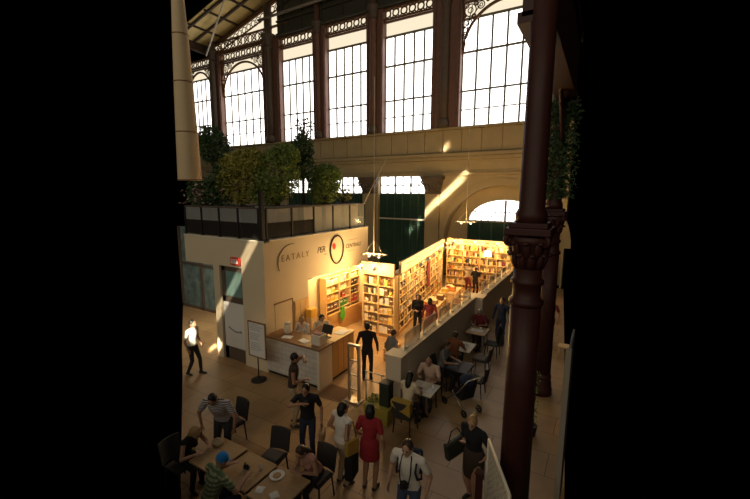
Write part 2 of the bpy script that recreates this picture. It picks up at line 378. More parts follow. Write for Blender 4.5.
for k in range(9):
    X=-30.9+.85*k
    if zr(X)-18.6>-.1: 
        t.ring((X,YW-.2,17.95),(1,0,0),(0,0,1),.26,.05,12,4); t.tube([(X-.4,YW-.2,17.65),(X+.4,YW-.2,18.3)],.05,5); t.tube([(X+.4,YW-.2,17.65),(X-.4,YW-.2,18.3)],.05,5)
t.box(-31.7,-22,YW-.3,YW-.12,18.3,18.42)
struct(t.build('trim_8',M_LATT),'pierced iron gable lattice under the sloping roof','lattice')
# roof boards, rafters, purlins
t=MB(); Y0,Y1=20.6,24.2
t.prism([(-31.7,Y0,zr(-31.7)),(-18,Y0,zr(-18)),(-18,Y0,zr(-18)+.08),(-31.7,Y0,zr(-31.7)+.08)],(0,Y1-Y0,0))
struct(t.build('ceiling',M_ROOF),'sloping board roof at the far left corner','roof')
t=MB()
for y in (20.9,22.3,23.85): t.prism([(-31.7,y-.07,zr(-31.7)-.16),(-18,y-.07,zr(-18)-.16),(-18,y-.07,zr(-18)+.01),(-31.7,y-.07,zr(-31.7)+.01)],(0,.14,0))
for X in (-29.7,-27.6,-25.5,-23): t.box(X-.07,X+.07,Y0,Y1,zr(X)-.13,zr(X))
struct(t.build('trim_9',M_RAFT),'dark rafters and purlins under the boards','rafters')
t=MB(); t.bbox(-32.0,-31.55,21.4,24.2,17.75,18.35,.04); t.tube([(-31.5,21.5,17.6),(-31.5,24.1,17.6)],.14,8)
struct(t.build('trim_10',M_RAFT),'dark eaves gutter at the foot of the roof','eaves')
t=MB(); t.tube([(-24.9,20.6,19.95),(-30.9,23.0,17.2)],.07,8)
tag(t.build('tie_rod',M_WHITE2),'pale slanting tie rod below the board roof','tie rod')

# ------------------------------------------------------------------ near iron pillars and arcade beam
def pillar(x,y,lab,ivy=False):
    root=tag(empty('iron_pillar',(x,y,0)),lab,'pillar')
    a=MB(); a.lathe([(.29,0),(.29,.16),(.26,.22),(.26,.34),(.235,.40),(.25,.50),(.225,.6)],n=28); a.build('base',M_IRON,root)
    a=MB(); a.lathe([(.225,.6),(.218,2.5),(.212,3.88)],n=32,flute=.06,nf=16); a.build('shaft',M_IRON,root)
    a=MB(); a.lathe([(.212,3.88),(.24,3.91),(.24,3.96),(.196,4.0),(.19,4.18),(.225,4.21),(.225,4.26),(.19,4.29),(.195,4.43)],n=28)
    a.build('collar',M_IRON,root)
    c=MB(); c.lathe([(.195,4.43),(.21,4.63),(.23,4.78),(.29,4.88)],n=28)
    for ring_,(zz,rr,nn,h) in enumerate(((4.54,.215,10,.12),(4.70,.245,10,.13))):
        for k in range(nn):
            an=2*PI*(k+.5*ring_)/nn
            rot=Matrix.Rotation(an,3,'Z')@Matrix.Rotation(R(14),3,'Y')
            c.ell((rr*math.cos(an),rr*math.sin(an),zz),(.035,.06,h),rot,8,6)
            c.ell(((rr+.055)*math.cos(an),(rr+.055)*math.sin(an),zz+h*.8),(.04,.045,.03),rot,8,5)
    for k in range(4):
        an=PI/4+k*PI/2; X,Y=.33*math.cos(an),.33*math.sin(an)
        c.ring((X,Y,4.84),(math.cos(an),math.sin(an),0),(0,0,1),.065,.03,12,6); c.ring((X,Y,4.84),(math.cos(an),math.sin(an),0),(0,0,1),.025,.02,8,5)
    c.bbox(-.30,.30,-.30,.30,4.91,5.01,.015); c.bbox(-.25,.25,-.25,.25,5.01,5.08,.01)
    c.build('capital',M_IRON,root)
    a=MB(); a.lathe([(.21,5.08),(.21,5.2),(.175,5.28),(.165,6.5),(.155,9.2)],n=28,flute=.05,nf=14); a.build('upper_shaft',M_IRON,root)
    if ivy:
        l=MB()
        for k in range(4200):
            an=rnd.uniform(0,2*PI); z=rnd.uniform(5.35,7.75); rr=.17+rnd.random()**2*.30
            leaf(l,Vector((rr*math.cos(an),rr*math.sin(an),z)),.08)
        l.build('ivy',M_LEAFD,root)
    return root
def leaf(mb,p,s,mi=0):
    d=Vector((rnd.gauss(0,1),rnd.gauss(0,1),rnd.gauss(0,.7))).normalized(); q=d.orthogonal().normalized(); q.rotate(Matrix.Rotation(rnd.uniform(0,6.3),3,d))
    n_=d.cross(q); s*=rnd.uniform(.7,1.3)
    mb.add([p,p+d*s*.5+q*s*.32+n_*s*.08,p+d*s*1.15,p+d*s*.5-q*s*.32+n_*s*.08],[(0,1,2),(0,2,3)],mi)
def leafmat(name,a,b):
    return mat(name,a,.7,0,.1,2.5,c2=b)
M_LEAFD=leafmat('dark_leaves',(.08,.14,.05),(.03,.06,.025))
M_LEAFO=leafmat('olive_leaves',(.46,.40,.08),(.15,.17,.04))
M_LEAFG=leafmat('green_leaves',(.27,.35,.07),(.08,.13,.035))
M_PINK=mat('pale_pink_petals',(.42,.25,.22),.8,0,.2,9)
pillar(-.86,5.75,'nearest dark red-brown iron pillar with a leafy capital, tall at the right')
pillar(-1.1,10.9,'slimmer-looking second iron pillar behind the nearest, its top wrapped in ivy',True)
t=MB(); t.box(-1.12,-.80,5.65,11.1,7.78,9.2); 
for k in range(13):
    a=PI*k/12
t.box(-1.18,-.74,5.65,11.1,7.7,7.84); t.box(-1.18,-.74,5.65,11.1,9.1,9.25)
struct(t.build('trim_11',M_IRON),'heavy dark iron arcade beam carried by the two near pillars','beam')
b=MB()
for s_,y0 in ((1,5.9),(-1,10.75)):
    pts=[(-1.0,y0+s_*1.3*math.sin(PI/2*k/10),7.75-1.1*(1-math.sin(PI/2*k/10))**1.4) for k in range(11)]
    b.tube(pts,.05,6)
    for k in range(3): b.ring((-1.0,y0+s_*(.22+.3*k),7.5-.0*k),(0,1,0),(0,0,1),.17-.04*k,.03,12,5)
struct(b.build('trim_12',M_IRON),'curved iron brackets under the arcade beam','bracket')

# ------------------------------------------------------------------ white shop block with roof terrace
XF=-8.42; YF=7.8
w=MB()
for x0,x1,z0,z1 in ((-12.2,-10.75,3.12,4.0),(-10.75,-10.46,0,4.0),(-10.46,-9.4,3.15,4.0),(-9.4,XF,0,4.0)): w.box(x0,x1,YF,YF+.2,z0,z1)
struct(w.build('wall_front',M_WHITE),'white front wall of the shop block with two doorways','wall')
w=MB(); w.box(XF-.2,XF,YF+.2,9.75,0,4.0); w.box(XF-.2,XF,9.75,13.6,2.55,4.0); w.box(XF-.2,XF,13.5,13.6,0,2.55)
w.box(-9.3,XF-.2,9.65,9.75,0,3.85); w.box(-9.3,-9.2,9.75,13.6,0,3.85); w.box(-9.2,XF-.2,13.5,13.6,0,3.85)
fac=struct(w.build('wall_side',M_WHITE),'white side wall of the shop block carrying the painted lettering','wall')
w=MB(); w.box(-12.2,XF-.2,YF+.2,13.6,3.85,4.0); w.bbox(XF-.25,XF+.02,YF,13.6,4.0,4.06,.01); w.bbox(-12.2,XF+.02,YF-.02,YF+.25,4.0,4.06,.01)
struct(w.build('floor_terrace',M_WHITE2),'flat terrace roof of the shop block with a pale coping','roof')
# passage behind the left doorway
p=struct(empty('window_12',(0,0,0)),'dark glass front with painted-in reflections at the back of the passage','window')
g=MB(); g.box(-17.2,-10.9,10.75,10.82,0,3.85); g.build('pane',M_DGLASS,p)
g=MB()
for X in (-17.15,-15.6,-14.2,-12.8,-11.4): g.box(X-.05,X+.05,10.66,10.76,0,3.85)
g.box(-17.2,-10.9,10.66,10.76,0,.12); g.box(-17.2,-10.9,10.68,10.76,2.1,2.18); g.build('frame',M_GREYIRON,p)
w=MB(); w.box(-10.9,-10.75,YF+.2,10.75,0,3.85); struct(w.build('wall_passage',M_WALL2),'shaded side wall of the passage','wall')
# door in the second doorway
d=struct(empty('door_1',(-9.93,YF+.12,0)),'half-glazed shop door with a white poster on its lower half','door')
m=MB(); W=.53
m.box(-W,-W+.16,-.04,.03,0,3.15); m.box(W-.12,W,-.04,.03,0,3.15); m.box(-W,W,-.04,.03,2.98,3.15); m.box(-W,W,-.04,.03,1.95,2.15); m.box(-W,W,-.04,.03,0,.42); m.build('frame',M_GREYIRON,d)
m=MB(); m.box(-W+.16,W-.12,-.015,.005,2.15,2.98); m.build('pane',M_TEAL,d)
m=MB(); m.box(-W+.06,W-.04,-.06,-.042,.45,1.95); m.build('poster',M_PAPER,d)
m=MB(); pts=[(-.28+.6*k/10,-.066,1.12-.12*math.sin(PI*k/10*.8)) for k in range(11)]; m.tube(pts,.028,6); m.build('printed_swoosh',M_INK,d)
m=MB(); m.tube([(W-.2,-.04,1.02),(W-.2,-.1,1.02),(W-.32,-.1,1.02)],.015,6); m.build('handle',M_STEEL,d)
d2=struct(empty('door_2',(XF,8.55,0)),'flush pale door outlined in the white side wall','door')
m=MB(); m.box(-.02,.012,-.38,.38,0,2.05); m.build('leaf',M_WHITE,d2)
m=MB(); m.box(0,.02,.37,.41,0,2.09); m.box(0,.02,-.41,.41,2.05,2.09); m.build('frame_line',M_WOODD,d2)
o=MB(); o.bbox(XF+.002,XF+.05,9.02,9.72,0,1.95,.01); 
for k in range(3): o.box(XF+.05,XF+.058,9.05+.23*k,9.23+.23*k,.1,1.88)
tag(o.build('wooden_screen',M_WOODL),'tall pale wood panel fixed to the white wall behind the counter','panel')
# exit sign
s=tag(empty('exit_sign',(-9.6,YF,3.36)),'small red sign over the right doorway of the white front wall','sign')
m=MB(); m.bbox(-.2,.2,-.09,-.0,-.12,.12,.012); m.build('casing',M_RED,s)
m=MB(); 
for k in range(3): m.box(-.15+.11*k,-.07+.11*k,-.098,-.09,-.07,.03)
m.box(-.15,.14,-.098,-.09,.05,.075); m.build('pale_marking',M_PAPER,s)

# painted lettering on the side wall
def onwall(Y,Z): return Matrix(((0,0,1,XF+.007),(1,0,0,Y),(0,1,0,Z),(0,0,0,1)))
sg=tag(empty('wall_sign',(0,0,0)),'brown capital letters with a thin arc at the left end of the white side wall','lettering')
text_mesh('letters','EATALY',.28,M_LET,sg,onwall(9.16,3.34),.004,0,1.45)
m=MB(); m.tube([(XF+.014,8.98+.62*math.cos(R(a)),3.30+.55*math.sin(R(a))) for a in range(205,70,-9)],.012,5); m.build('arc_line',M_LET,sg)
sg=tag(empty('wall_sign',(0,0,0)),'handwritten-looking short word left of the black oval on the white side wall','lettering')
text_mesh('letters','PER',.30,M_LETD,sg,onwall(10.47,3.37),.004,.25,.9)
m=MB(); m.box(XF+.001,XF+.006,10.62,10.78,3.27,3.29); m.build('underline',M_LETD,sg)
sg=tag(empty('wall_sign_emblem',(0,0,0)),'black oval outline with a red dot inside painted on the white side wall','emblem')
m=MB(); pts=[(XF+.032,11.37+.40*math.cos(2*PI*k/36)*(1+.08*math.sin(2*PI*k/36)),3.36+.52*math.sin(2*PI*k/36)) for k in range(37)]; m.tube(pts,.03,6); m.build('oval_outline',M_LETD,sg)
m=MB(); m.ell((XF+.014,11.22,3.50),(.012,.10,.12)); m.build('red_dot',M_RED,sg)
sg=tag(empty('wall_sign',(0,0,0)),'dark hand-drawn capitals right of the black oval on the white side wall','lettering')
text_mesh('letters','CENTRALE',.22,M_LETD,sg,onwall(12.5,3.33),.004,.15,1.0)
m=MB(); m.box(XF+.001,XF+.006,12.1,12.8,3.62,3.635); m.box(XF+.001,XF+.006,12.15,12.6,3.20,3.212); m.build('fine_line',M_LET,sg)

# terrace railing
def railing(p0,p1,n,lab,smoke_to):
    p0=Vector(p0);p1=Vector(p1); root=tag(empty('glass_railing',p0),lab,'railing','glass railings of the terrace'); v=p1-p0; d=v.normalized(); nrm=Vector((-d.y,d.x,0))
    for k in range(n+1):
        q=v*(k/n); m=MB(); m.box(q.x-.025,q.x+.025,q.y-.025,q.y+.025,0,.94); m.box(q.x-.05,q.x+.05,q.y-.05,q.y+.05,0,.02); m.build('post',M_DARK,root)
    m=MB(); m.tube([(0,0,.94),v+Vector((0,0,.94))],.025,8); m.build('top_rail',M_GREYIRON,root)
    for k in range(n):
        a=v*(k/n)+d*.04; c=v*((k+1)/n)-d*.04
        m=MB()
        for s,z0,z1,mi in ((0,.5,.92,0),(0,.04,.5,1)):
            m.prism([a+Vector((0,0,z0)),c+Vector((0,0,z0)),c+Vector((0,0,z1)),a+Vector((0,0,z1))],nrm*.012,mi)
        m.build('glass_panel',[M_GLASS,M_SMOKE if k<smoke_to else M_GLASS],root)
railing((-12.18,YF+.08,4.06),(XF-.24,YF+.08,4.06),4,'smoky glass railing with dark posts on the front edge of the terrace',9)
railing((XF-.1,YF+.25,4.06),(XF-.1,13.5,4.06),5,'clear glass railing above the painted lettering on the terrace edge',2)
m=MB(); m.bbox(XF-.17,XF-.05,YF+.03,YF+.15,4.06,5.5,.01); m.box(XF-.2,XF-.02,YF,YF+.18,4.06,4.08)
tag(m.build('corner_post',M_DARK),'thick dark post at the corner of the terrace railing','post')
t=MB(); t.tube([(-8.5,13.4,5.0),(-8.1,14.6,6.9)],.012,5)
tag(t.build('stay_wire',M_WHITE2),'thin pale wire slanting up from the far end of the terrace railing','wire')

# planters with shrubs
def blob_leaves(mb, c, r, n, s, inner=.55):
    c=Vector(c)
    for k in range(n):
        d=Vector((rnd.gauss(0,1),rnd.gauss(0,1),rnd.gauss(0,1))).normalized(); q=inner+(1-inner)*rnd.random()**.6
        leaf(mb,c+Vector((d.x*r[0]*q,d.y*r[1]*q,d.z*r[2]*q)),s)
def planted(x,y,lab,blobs,lm,planter=True,stems=(),n=900,s=.10,pl=(.5,.5),flowers=None,group=None):
    root=tag(empty('potted_shrub',(x,y,4.0)),lab,'potted plant',group)
    if planter:
        m=MB(); a,b_=pl
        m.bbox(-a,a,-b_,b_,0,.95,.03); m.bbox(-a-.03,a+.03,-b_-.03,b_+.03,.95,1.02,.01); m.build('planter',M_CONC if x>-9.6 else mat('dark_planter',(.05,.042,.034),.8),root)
        m=MB(); m.box(-a+.06,a-.06,-b_+.06,b_-.06,1.02,1.035); m.build('soil',M_SOIL,root)
    m=MB()
    for (cx,cy,cz,rx,ry,rz_,w_) in blobs:
        m.tube([(cx*.15,cy*.15,1.0),(cx*.6,cy*.6,.5+cz*.5),(cx,cy,cz)],[.045,.035,.015],6)
        for q in range(4): m.tube([(cx*.5,cy*.5,.4+cz*.5),(cx+rnd.uniform(-.6,.6)*rx,cy+rnd.uniform(-.6,.6)*ry,cz+rnd.uniform(-.4,.7)*rz_)],[.02,.006],5)
    for (a0,a1) in stems: m.tube([a0,a1],[.03,.02],6)
    m.build('stems',M_BARK,root)
    m=MB()
    for (cx,cy,cz,rx,ry,rz_,w_) in blobs: blob_leaves(m,(cx,cy,cz),(rx,ry,rz_),int(n*w_),s)
    m.build('foliage',lm,root)
    if flowers:
        m=MB()
        for k in range(flowers): leaf(m,Vector((rnd.uniform(-.6,.6),rnd.uniform(-.5,.3),rnd.uniform(1.1,1.7))),.12)
        m.build('blossom',M_PINK,root)
    return root
planted(-10.35,8.75,'broad olive-green bush in a planter behind the front railing',[(0,0,1.8,1.0,.6,.75,1.6),(-.5,.2,2.3,.6,.5,.5,.8),(.3,.1,2.45,.7,.5,.45,.9)],M_LEAFO,n=1400,pl=(.45,.45))
planted(-9.3,9.3,'full green bush at the terrace corner, left of the dark slim shrub',[(0,0,2.0,.75,.8,.85,1.6),(.1,.3,2.65,.5,.5,.4,.8),(-.1,-.3,1.5,.5,.6,.5,.6)],M_LEAFG,n=1500,pl=(.45,.5))
planted(-9.3,10.6,'slim dark shrub with a bare twiggy tip, tallest of the bushes at the right',[(0,0,2.95,.36,.4,.55,1.2),(.05,0,2.35,.4,.45,.5,.7),(.0,.1,3.75,.4,.4,.3,.12)],M_LEAFD,n=1000,pl=(.45,.5),stems=[((0,0,3.2),(0.05,.1,3.95)),((0,0,3.2),(.25,-.1,3.85)),((0,0,3.2),(-.2,.2,3.8))])
planted(-9.25,11.75,'rounded green bush with a lit top at the right end of the terrace planting',[(0,0,1.9,.6,.75,.6,1.4),(0,.25,2.2,.5,.6,.35,.8),(.1,-.2,1.45,.45,.7,.5,.7)],M_LEAFG,n=1200,pl=(.45,.5))
planted(-9.25,12.95,'low sparse plant in the farthest planter of the terrace',[(0,0,1.35,.4,.45,.3,.5)],M_LEAFO,n=380,pl=(.45,.5))
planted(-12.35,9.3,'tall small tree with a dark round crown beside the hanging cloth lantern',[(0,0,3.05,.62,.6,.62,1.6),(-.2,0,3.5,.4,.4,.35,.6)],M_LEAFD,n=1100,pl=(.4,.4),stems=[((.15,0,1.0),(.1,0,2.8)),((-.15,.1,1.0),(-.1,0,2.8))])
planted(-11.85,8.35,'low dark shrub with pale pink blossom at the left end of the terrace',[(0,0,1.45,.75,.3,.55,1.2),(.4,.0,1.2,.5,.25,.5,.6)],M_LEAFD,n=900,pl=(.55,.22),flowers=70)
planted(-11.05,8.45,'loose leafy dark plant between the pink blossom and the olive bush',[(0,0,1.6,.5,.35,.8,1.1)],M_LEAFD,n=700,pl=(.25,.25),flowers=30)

# hanging lantern
root=tag(empty('hanging_lantern',(-9.2,6.15,5.76)),'tall beige cloth lantern hanging at the left edge in front of the terrace trees','lantern')
m=MB(); m.lathe([(.28,0),(.285,.02),(.255,1.2),(.22,2.4),(.18,3.5),(.14,4.4),(.13,4.42)],n=20); m.build('cloth_shade',M_FABRIC,root)
m=MB()
for z,r_ in ((0.02,.29),(1.2,.262),(2.4,.226),(3.5,.186)): m.ring((0,0,z),(1,0,0),(0,1,0),r_,.012,24,5)
m.build('hoop',M_WOODD,root)
m=MB(); m.tube([(0,0,4.4),(0,0,9.0)],.012,6); m.build('cord',M_DARK,root)
m=MB(); m.ell((0,0,.3),(.05,.05,.06)); m.build('lamp_bulb',M_BULB,root)

# ------------------------------------------------------------------ sign board, counter
root=tag(empty('sign_stand',(-8.3,7.32,0)),'framed menu board on a thin pole with a round dark foot before the white wall','sign')
m=MB(); m.lathe([(.22,0),(.22,.03),(.05,.05)],n=24); m.build('foot',M_DARK,root)
m=MB(); m.tube([(0,0,.04),(0,0,.72)],.018,8); m.build('pole',M_DARK,root)
def slab(name,M_,x0,x1,y0,y1,z0,z1,bv=.006):
    m=MB(); m.bbox(x0,x1,y0,y1,z0,z1,bv); o=m.build(name,M_,root); return o
rzb=R(-4)
fr=MB(); fr.bbox(-.36,.36,-.02,.02,.70,.74,.006); fr.bbox(-.36,.36,-.02,.02,1.74,1.78,.006); fr.bbox(-.36,-.32,-.02,.02,.70,1.78,.006); fr.bbox(.32,.36,-.02,.02,.70,1.78,.006); fr.build('frame',M_WOODD,root)
slab('board',M_PAPER,-.33,.33,-.012,.012,.73,1.75)
m=MB()
for k in range(15):
    z=1.68-.055*k
    if k in (4,9): continue
    L_=rnd.uniform(.3,.52); m.box(-.27,-.27+L_,-.015,-.0125,z,z+.014)
m.build('printed_lines',M_INK,root)
root=tag(empty('service_counter',(0,0,0)),'white-tiled shop counter with a brown wood top and a wood-panelled return','counter')
m=MB(); m.box(XF+.01,-6.40,7.78,8.35,.12,1.17); m.build('tiled_front',M_WTILE,root)
m=MB(); m.bbox(-6.47,-6.38,7.765,8.36,.0,1.17,.01); m.build('corner_post',M_WHITE2,root)
m=MB(); m.bbox(XF+.01,-6.34,7.70,8.42,1.17,1.23,.012); m.build('worktop',M_WOODD,root)
m=MB(); m.box(XF+.01,-6.45,7.85,8.3,0,.12); m.build('plinth',M_DARK,root)
m=MB(); m.box(-7.0,-6.40,8.36,9.5,.1,1.17); 
for k in range(4): m.box(-6.40,-6.392,8.40+.27*k,8.65+.27*k,.15,1.13)
m.build('wood_return',M_WOOD,root)
m=MB(); m.bbox(-7.05,-6.36,8.42,9.55,1.17,1.21,.01); m.build('return_top',M_WOODL,root)
m=MB(); m.box(-6.95,-6.45,8.4,9.45,0,.1); m.build('return_plinth',M_DARK,root)
def thing_box(name,lab,cat,loc,rz,parts,group=None):
    r=tag(empty(name,loc,rz),lab,cat,group)
    for pn,M_,b_,bv in parts:
        m=MB(); m.bbox(*b_,bv); m.build(pn,M_,r)
    return r
def sheet(lab,x,y,z,rz,w,d,group=None,M_=None):
    m=MB(); m.bbox(-w/2,w/2,-d/2,d/2,0,.012,.003); o=m.build('leaflet',M_ or M_PAPER); o.location=(x,y,z); o.rotation_euler=(0,0,rz); return tag(o,lab,'leaflet',group)
sheet('white leaflet lying on the left half of the counter top',-7.72,7.95,1.231,.3,.30,.22)
sheet('white leaflet on the counter top nearer the corner',-7.1,7.98,1.231,-.2,.34,.22)
sheet('pale sheet on the wooden return of the counter',-6.62,9.15,1.211,.1,.3,.42)
r=tag(empty('card_terminal',(-6.72,8.55,1.21)),'black till screen on the counter return','till')
m=MB(); m.bbox(-.1,.1,-.1,.1,0,.02,.005); m.build('base',M_DARK,r); m=MB(); m.tube([(0,0,.02),(0,.03,.2)],.02,8); m.build('stem',M_DARK,r)
m=MB(); m.prism([(-.18,-.02,.14),(.18,-.02,.14),(.18,.08,.38),(-.18,.08,.38)],(0,.03,0)); m.build('screen',M_DARK,r)
r=tag(empty('display_case',(-6.62,8.05,1.23)),'pale box of goods standing on the counter corner','box')
m=MB(); m.bbox(-.16,.16,-.15,.15,0,.28,.01); m.build('carton',M_WHITE2,r); m=MB()
for k in range(3): m.bbox(-.13+.09*k,-.06+.09*k,-.1,.1,.281,.33,.008)
m.build('packets',M_PINK,r)
r=tag(empty('bag_of_flour',(-7.95,8.22,1.231)),'plump cream paper sack beside the wall end of the counter','sack')
m=MB(); m.lathe([(.11,0),(.13,.05),(.125,.22),(.09,.30),(.10,.34)],n=14); m.build('sack',M_WHITE2,r); m=MB(); m.ring((0,0,.30),(1,0,0),(0,1,0),.09,.012,14,5); m.build('tie',M_WOODD,r)
# yellow flower-like display behind staff
r=tag(empty('yellow_carton',(-8.2,9.6,0)),'tall yellow display carton by the pale wood panel','carton')
m=MB(); m.bbox(-.12,.12,-.14,.14,0,1.30,.02); m.build('stand',M_WOODL,r); m=MB(); m.bbox(-.13,.13,-.16,.16,1.30,1.60,.03); m.build('carton',mat('yellow_card',(.75,.42,.05),.6),r)
# doormat
m=MB(); m.bbox(-6.35,-5.5,7.55,8.25,0,.015,.005); m.bbox(-6.3,-5.55,7.6,8.2,.015,.02,.002,1)
tag(m.build('doormat',[M_WOODD,mat('brown_coir',(.15,.085,.045),1,0,.3,60,.3)]),'brown doormat at the shop entrance beside the counter end','mat')

# ------------------------------------------------------------------ bookcases and what stands on them
def bookcase(lab,loc,rz,W,D,bays,shelves,H,fascia=None,plinth=.12,front=0,mt=None):
    mt=mt or M_WOODL
    r=tag(empty('bookcase',loc,rz),lab,'bookcase')
    m=MB(); m.box(.0,W,D-.02,D,plinth,H); m.build('back_panel',mt,r)
    for x in [0]+bays+[W]: 
        m=MB(); m.bbox(x-.022,x+.022,0,D-.02,0,H,.004); m.build('upright',mt,r)
    for z in shelves+[H]:
        m=MB(); m.bbox(.022,W-.022,.0,D-.02,z-.03,z,.004); m.build('shelf',mt,r)
    m=MB(); m.box(0,W,.03-front,D,0,plinth); m.build('plinth',M_WOOD,r)
    if front:
        m=MB(); m.bbox(0,W,-front,-.002,plinth,.78,.01); 
        for k in range(int(W/.8)): m.box(.05+.8*k,.75+.8*k,-front-.012,-front,plinth+.05,.72)
        m.build('drawer_bench',M_WOOD,r)
    if fascia:
        m=MB(); m.bbox(-.02,W+.02,-.06,.04,H,H+fascia,.01); m.build('fascia',mat('fascia_board',(.46,.35,.20),.7,0,.06,2),r)
    return r
# shared item meshes, unit sized
def unit_mesh(name,fn,mats):
    m=MB(); fn(m); o=m.build(name,mats); me=o.data; bpy.data.objects.remove(o); return me
def f_book(m):
    m.box(0,.1,0,1,0,1); m.box(.9,1,0,1,0,1); m.box(.1,.9,0,.06,0,1); m.box(.1,.9,.06,.95,.03,.97,1)
def f_face(m):
    m.box(0,1,0,.15,0,1); m.box(0,1,.85,1,0,1); m.box(0,.05,.15,.85,0,1); m.box(.05,.97,.15,.85,.02,.98,1); m.box(.15,.85,-.012,0,.62,.82,1)
def f_jar(m):
    m.lathe([(.36,0),(.42,.05),(.42,.66),(.3,.78)],(.5,.5,0),12,0); m.lathe([(.34,.78),(.34,1.0)],(.5,.5,0),12,1)
def f_bottle(m):
    m.lathe([(.38,0),(.42,.04),(.42,.55),(.16,.72),(.14,.97),(.17,1.0)],(.5,.5,0),12,0); m.lathe([(.43,.15),(.43,.42)],(.5,.5,0),12,1)
MESH={'book':unit_mesh('book',f_book,[M_LABELC,M_PAPER]),'face':unit_mesh('book_face_out',f_face,[M_LABELC,M_PAPER]),
      'jar':unit_mesh('jar',f_jar,[M_LABELC,M_WOODD]),'bottle':unit_mesh('bottle',f_bottle,[M_LABELC,M_PAPER])}
PAL={'cream':(.72,.6,.38),'white':(.75,.7,.62),'brown':(.16,.08,.03),'dark':(.04,.03,.03),'red':(.5,.07,.05),'orange':(.65,.25,.05),'yellow':(.75,.5,.08),'green':(.08,.25,.06),'teal':(.08,.3,.3),'navy':(.04,.06,.16),'pink':(.7,.3,.32),'maroon':(.2,.04,.04),'tan':(.45,.28,.12)}
def item(kind,cname,loc,rz,dim,lab,cat,group):
    o=bpy.data.objects.new({'book':'book','face':'book','jar':'jar','bottle':'bottle'}[kind],MESH[kind]); COL.objects.link(o)
    o.location=loc; o.rotation_euler=(0,0,rz); o.scale=dim; c=PAL[cname]; j=rnd.uniform(.8,1.2); o.color=(c[0]*j,c[1]*j,c[2]*j,1)
    return tag(o,lab,cat,group)
ORD=['lowest','second','third','fourth','fifth','sixth','topmost']
stuff_acc={}
def fill(case,x0,x1,zi,z,clear,kinds,cols,wrange,where,D,budget):
    """items along one shelf from local x0 to x1; past the budget they join the shelf mass"""
    M=case.matrix_basis; rz=case.rotation_euler.z; x=x0
    while True:
        k=rnd.choice(kinds); w_=rnd.uniform(*wrange); 
        if k=='book': w_*=.45
        if x+w_>x1: break
        if rnd.random()<.08: x+=w_*.7; continue
        h=clear*rnd.uniform(.62,.9); dp=.05 if k=='face' else (w_ if k in('jar','bottle') else rnd.uniform(.16,.2))
        if k=='bottle': h=clear*.88; w_=min(w_,.085); dp=w_
        if k=='jar': h=min(clear*.6,w_*1.35); dp=w_
        c=rnd.choice(cols); p=M@Vector((x,.03,z+.003))
        if budget[0]>0:
            budget[0]-=1; cn={'book':'upright book','face':'face-out book','jar':'lidded jar','bottle':'bottle'}[k]
            item(k,c,p,rz,(w_*.94,dp,h),'%s %s on the %s shelf of %s'%(c,cn,ORD[zi],where),{'face':'book'}.get(k,k),'%ss on the %s shelf of %s'%(cn,ORD[zi],where))
        else:
            acc=stuff_acc.setdefault(where,MB()); ci=list(PAL).index(c)
            T=M@Matrix.Translation((x,.03,z+.003)); b0=len(acc.v)
            q=MB(); {'book':f_book,'face':f_face,'jar':f_jar,'bottle':f_bottle}[k](q)
            acc.add([T@Vector((v[0]*w_*.94,v[1]*dp,v[2]*h)) for v in q.v],q.f,ci); 
        x+=w_
bud=[292]
# niche bookcase facing the counter: three bays
nc=bookcase('pale wood bookcase of three bays set into the lit niche under the painted lettering',(-8.78,11.2,0),R(90),2.28,.34,[.82,1.6],[.55,.9,1.25,1.6,1.93],2.22,None,.5,.12)
cells={0:[('navy','dark'),('brown','brown'),('yellow','orange'),('cream','yellow'),('white','cream')],1:[('teal','white'),('green','dark'),('orange','red'),('cream','white'),('pink','white')],2:[('maroon','dark'),('maroon','red'),('dark','white'),('dark','cream'),('white','cream')]}
bx=[0,.82,1.6,2.28]; bn=['left','middle','right']
for b_ in range(3):
    for s_ in range(5):
        fill(nc,bx[b_]+.05,bx[b_+1]-.04,s_,[.55,.9,1.25,1.6,1.93][s_],.29,['face'],list(cells[b_][s_]),(.2,.3),'the %s bay of the niche bookcase'%bn[b_],.34,bud)
m=MB(); m.prism([(-8.55,11.78,1.0),(-8.55,11.96,1.0),(-8.55,12.0,.6),(-8.55,11.87,.42),(-8.55,11.74,.6)],(.05,0,0)); m.tube([(-8.525,11.82,.98),(-8.525,11.84,1.22),(-8.525,11.90,1.22),(-8.525,11.92,.98)],.012,6)
tag(m.build('hanging_bag',mat('bright_green_cloth',(.08,.42,.04),.8)),'bright green bag hanging in front of the niche bookcase','bag')
# bookcase facing the camera
fc=bookcase('bookcase facing the entrance beside the end of the white side wall',(-7.75,12.15,0),0,1.36,.32,[.68],[.16,.55,.92,1.28,1.64,2.0],2.4,.48,.12,0)
for s_,z in enumerate([.16,.55,.92,1.28,1.64,2.0]):
    fill(fc,.05,.63,s_,z,.31,['face','book','jar'] if s_>2 else ['face'],['cream','tan','brown','white','dark'],(.14,.22),'the left bay of the entrance-facing bookcase',.32,bud)
    fill(fc,.72,1.31,s_,z,.31,['face','book','jar'] if s_>2 else ['face'],['cream','white','brown','tan','yellow'],(.14,.22),'the right bay of the entrance-facing bookcase',.32,bud)
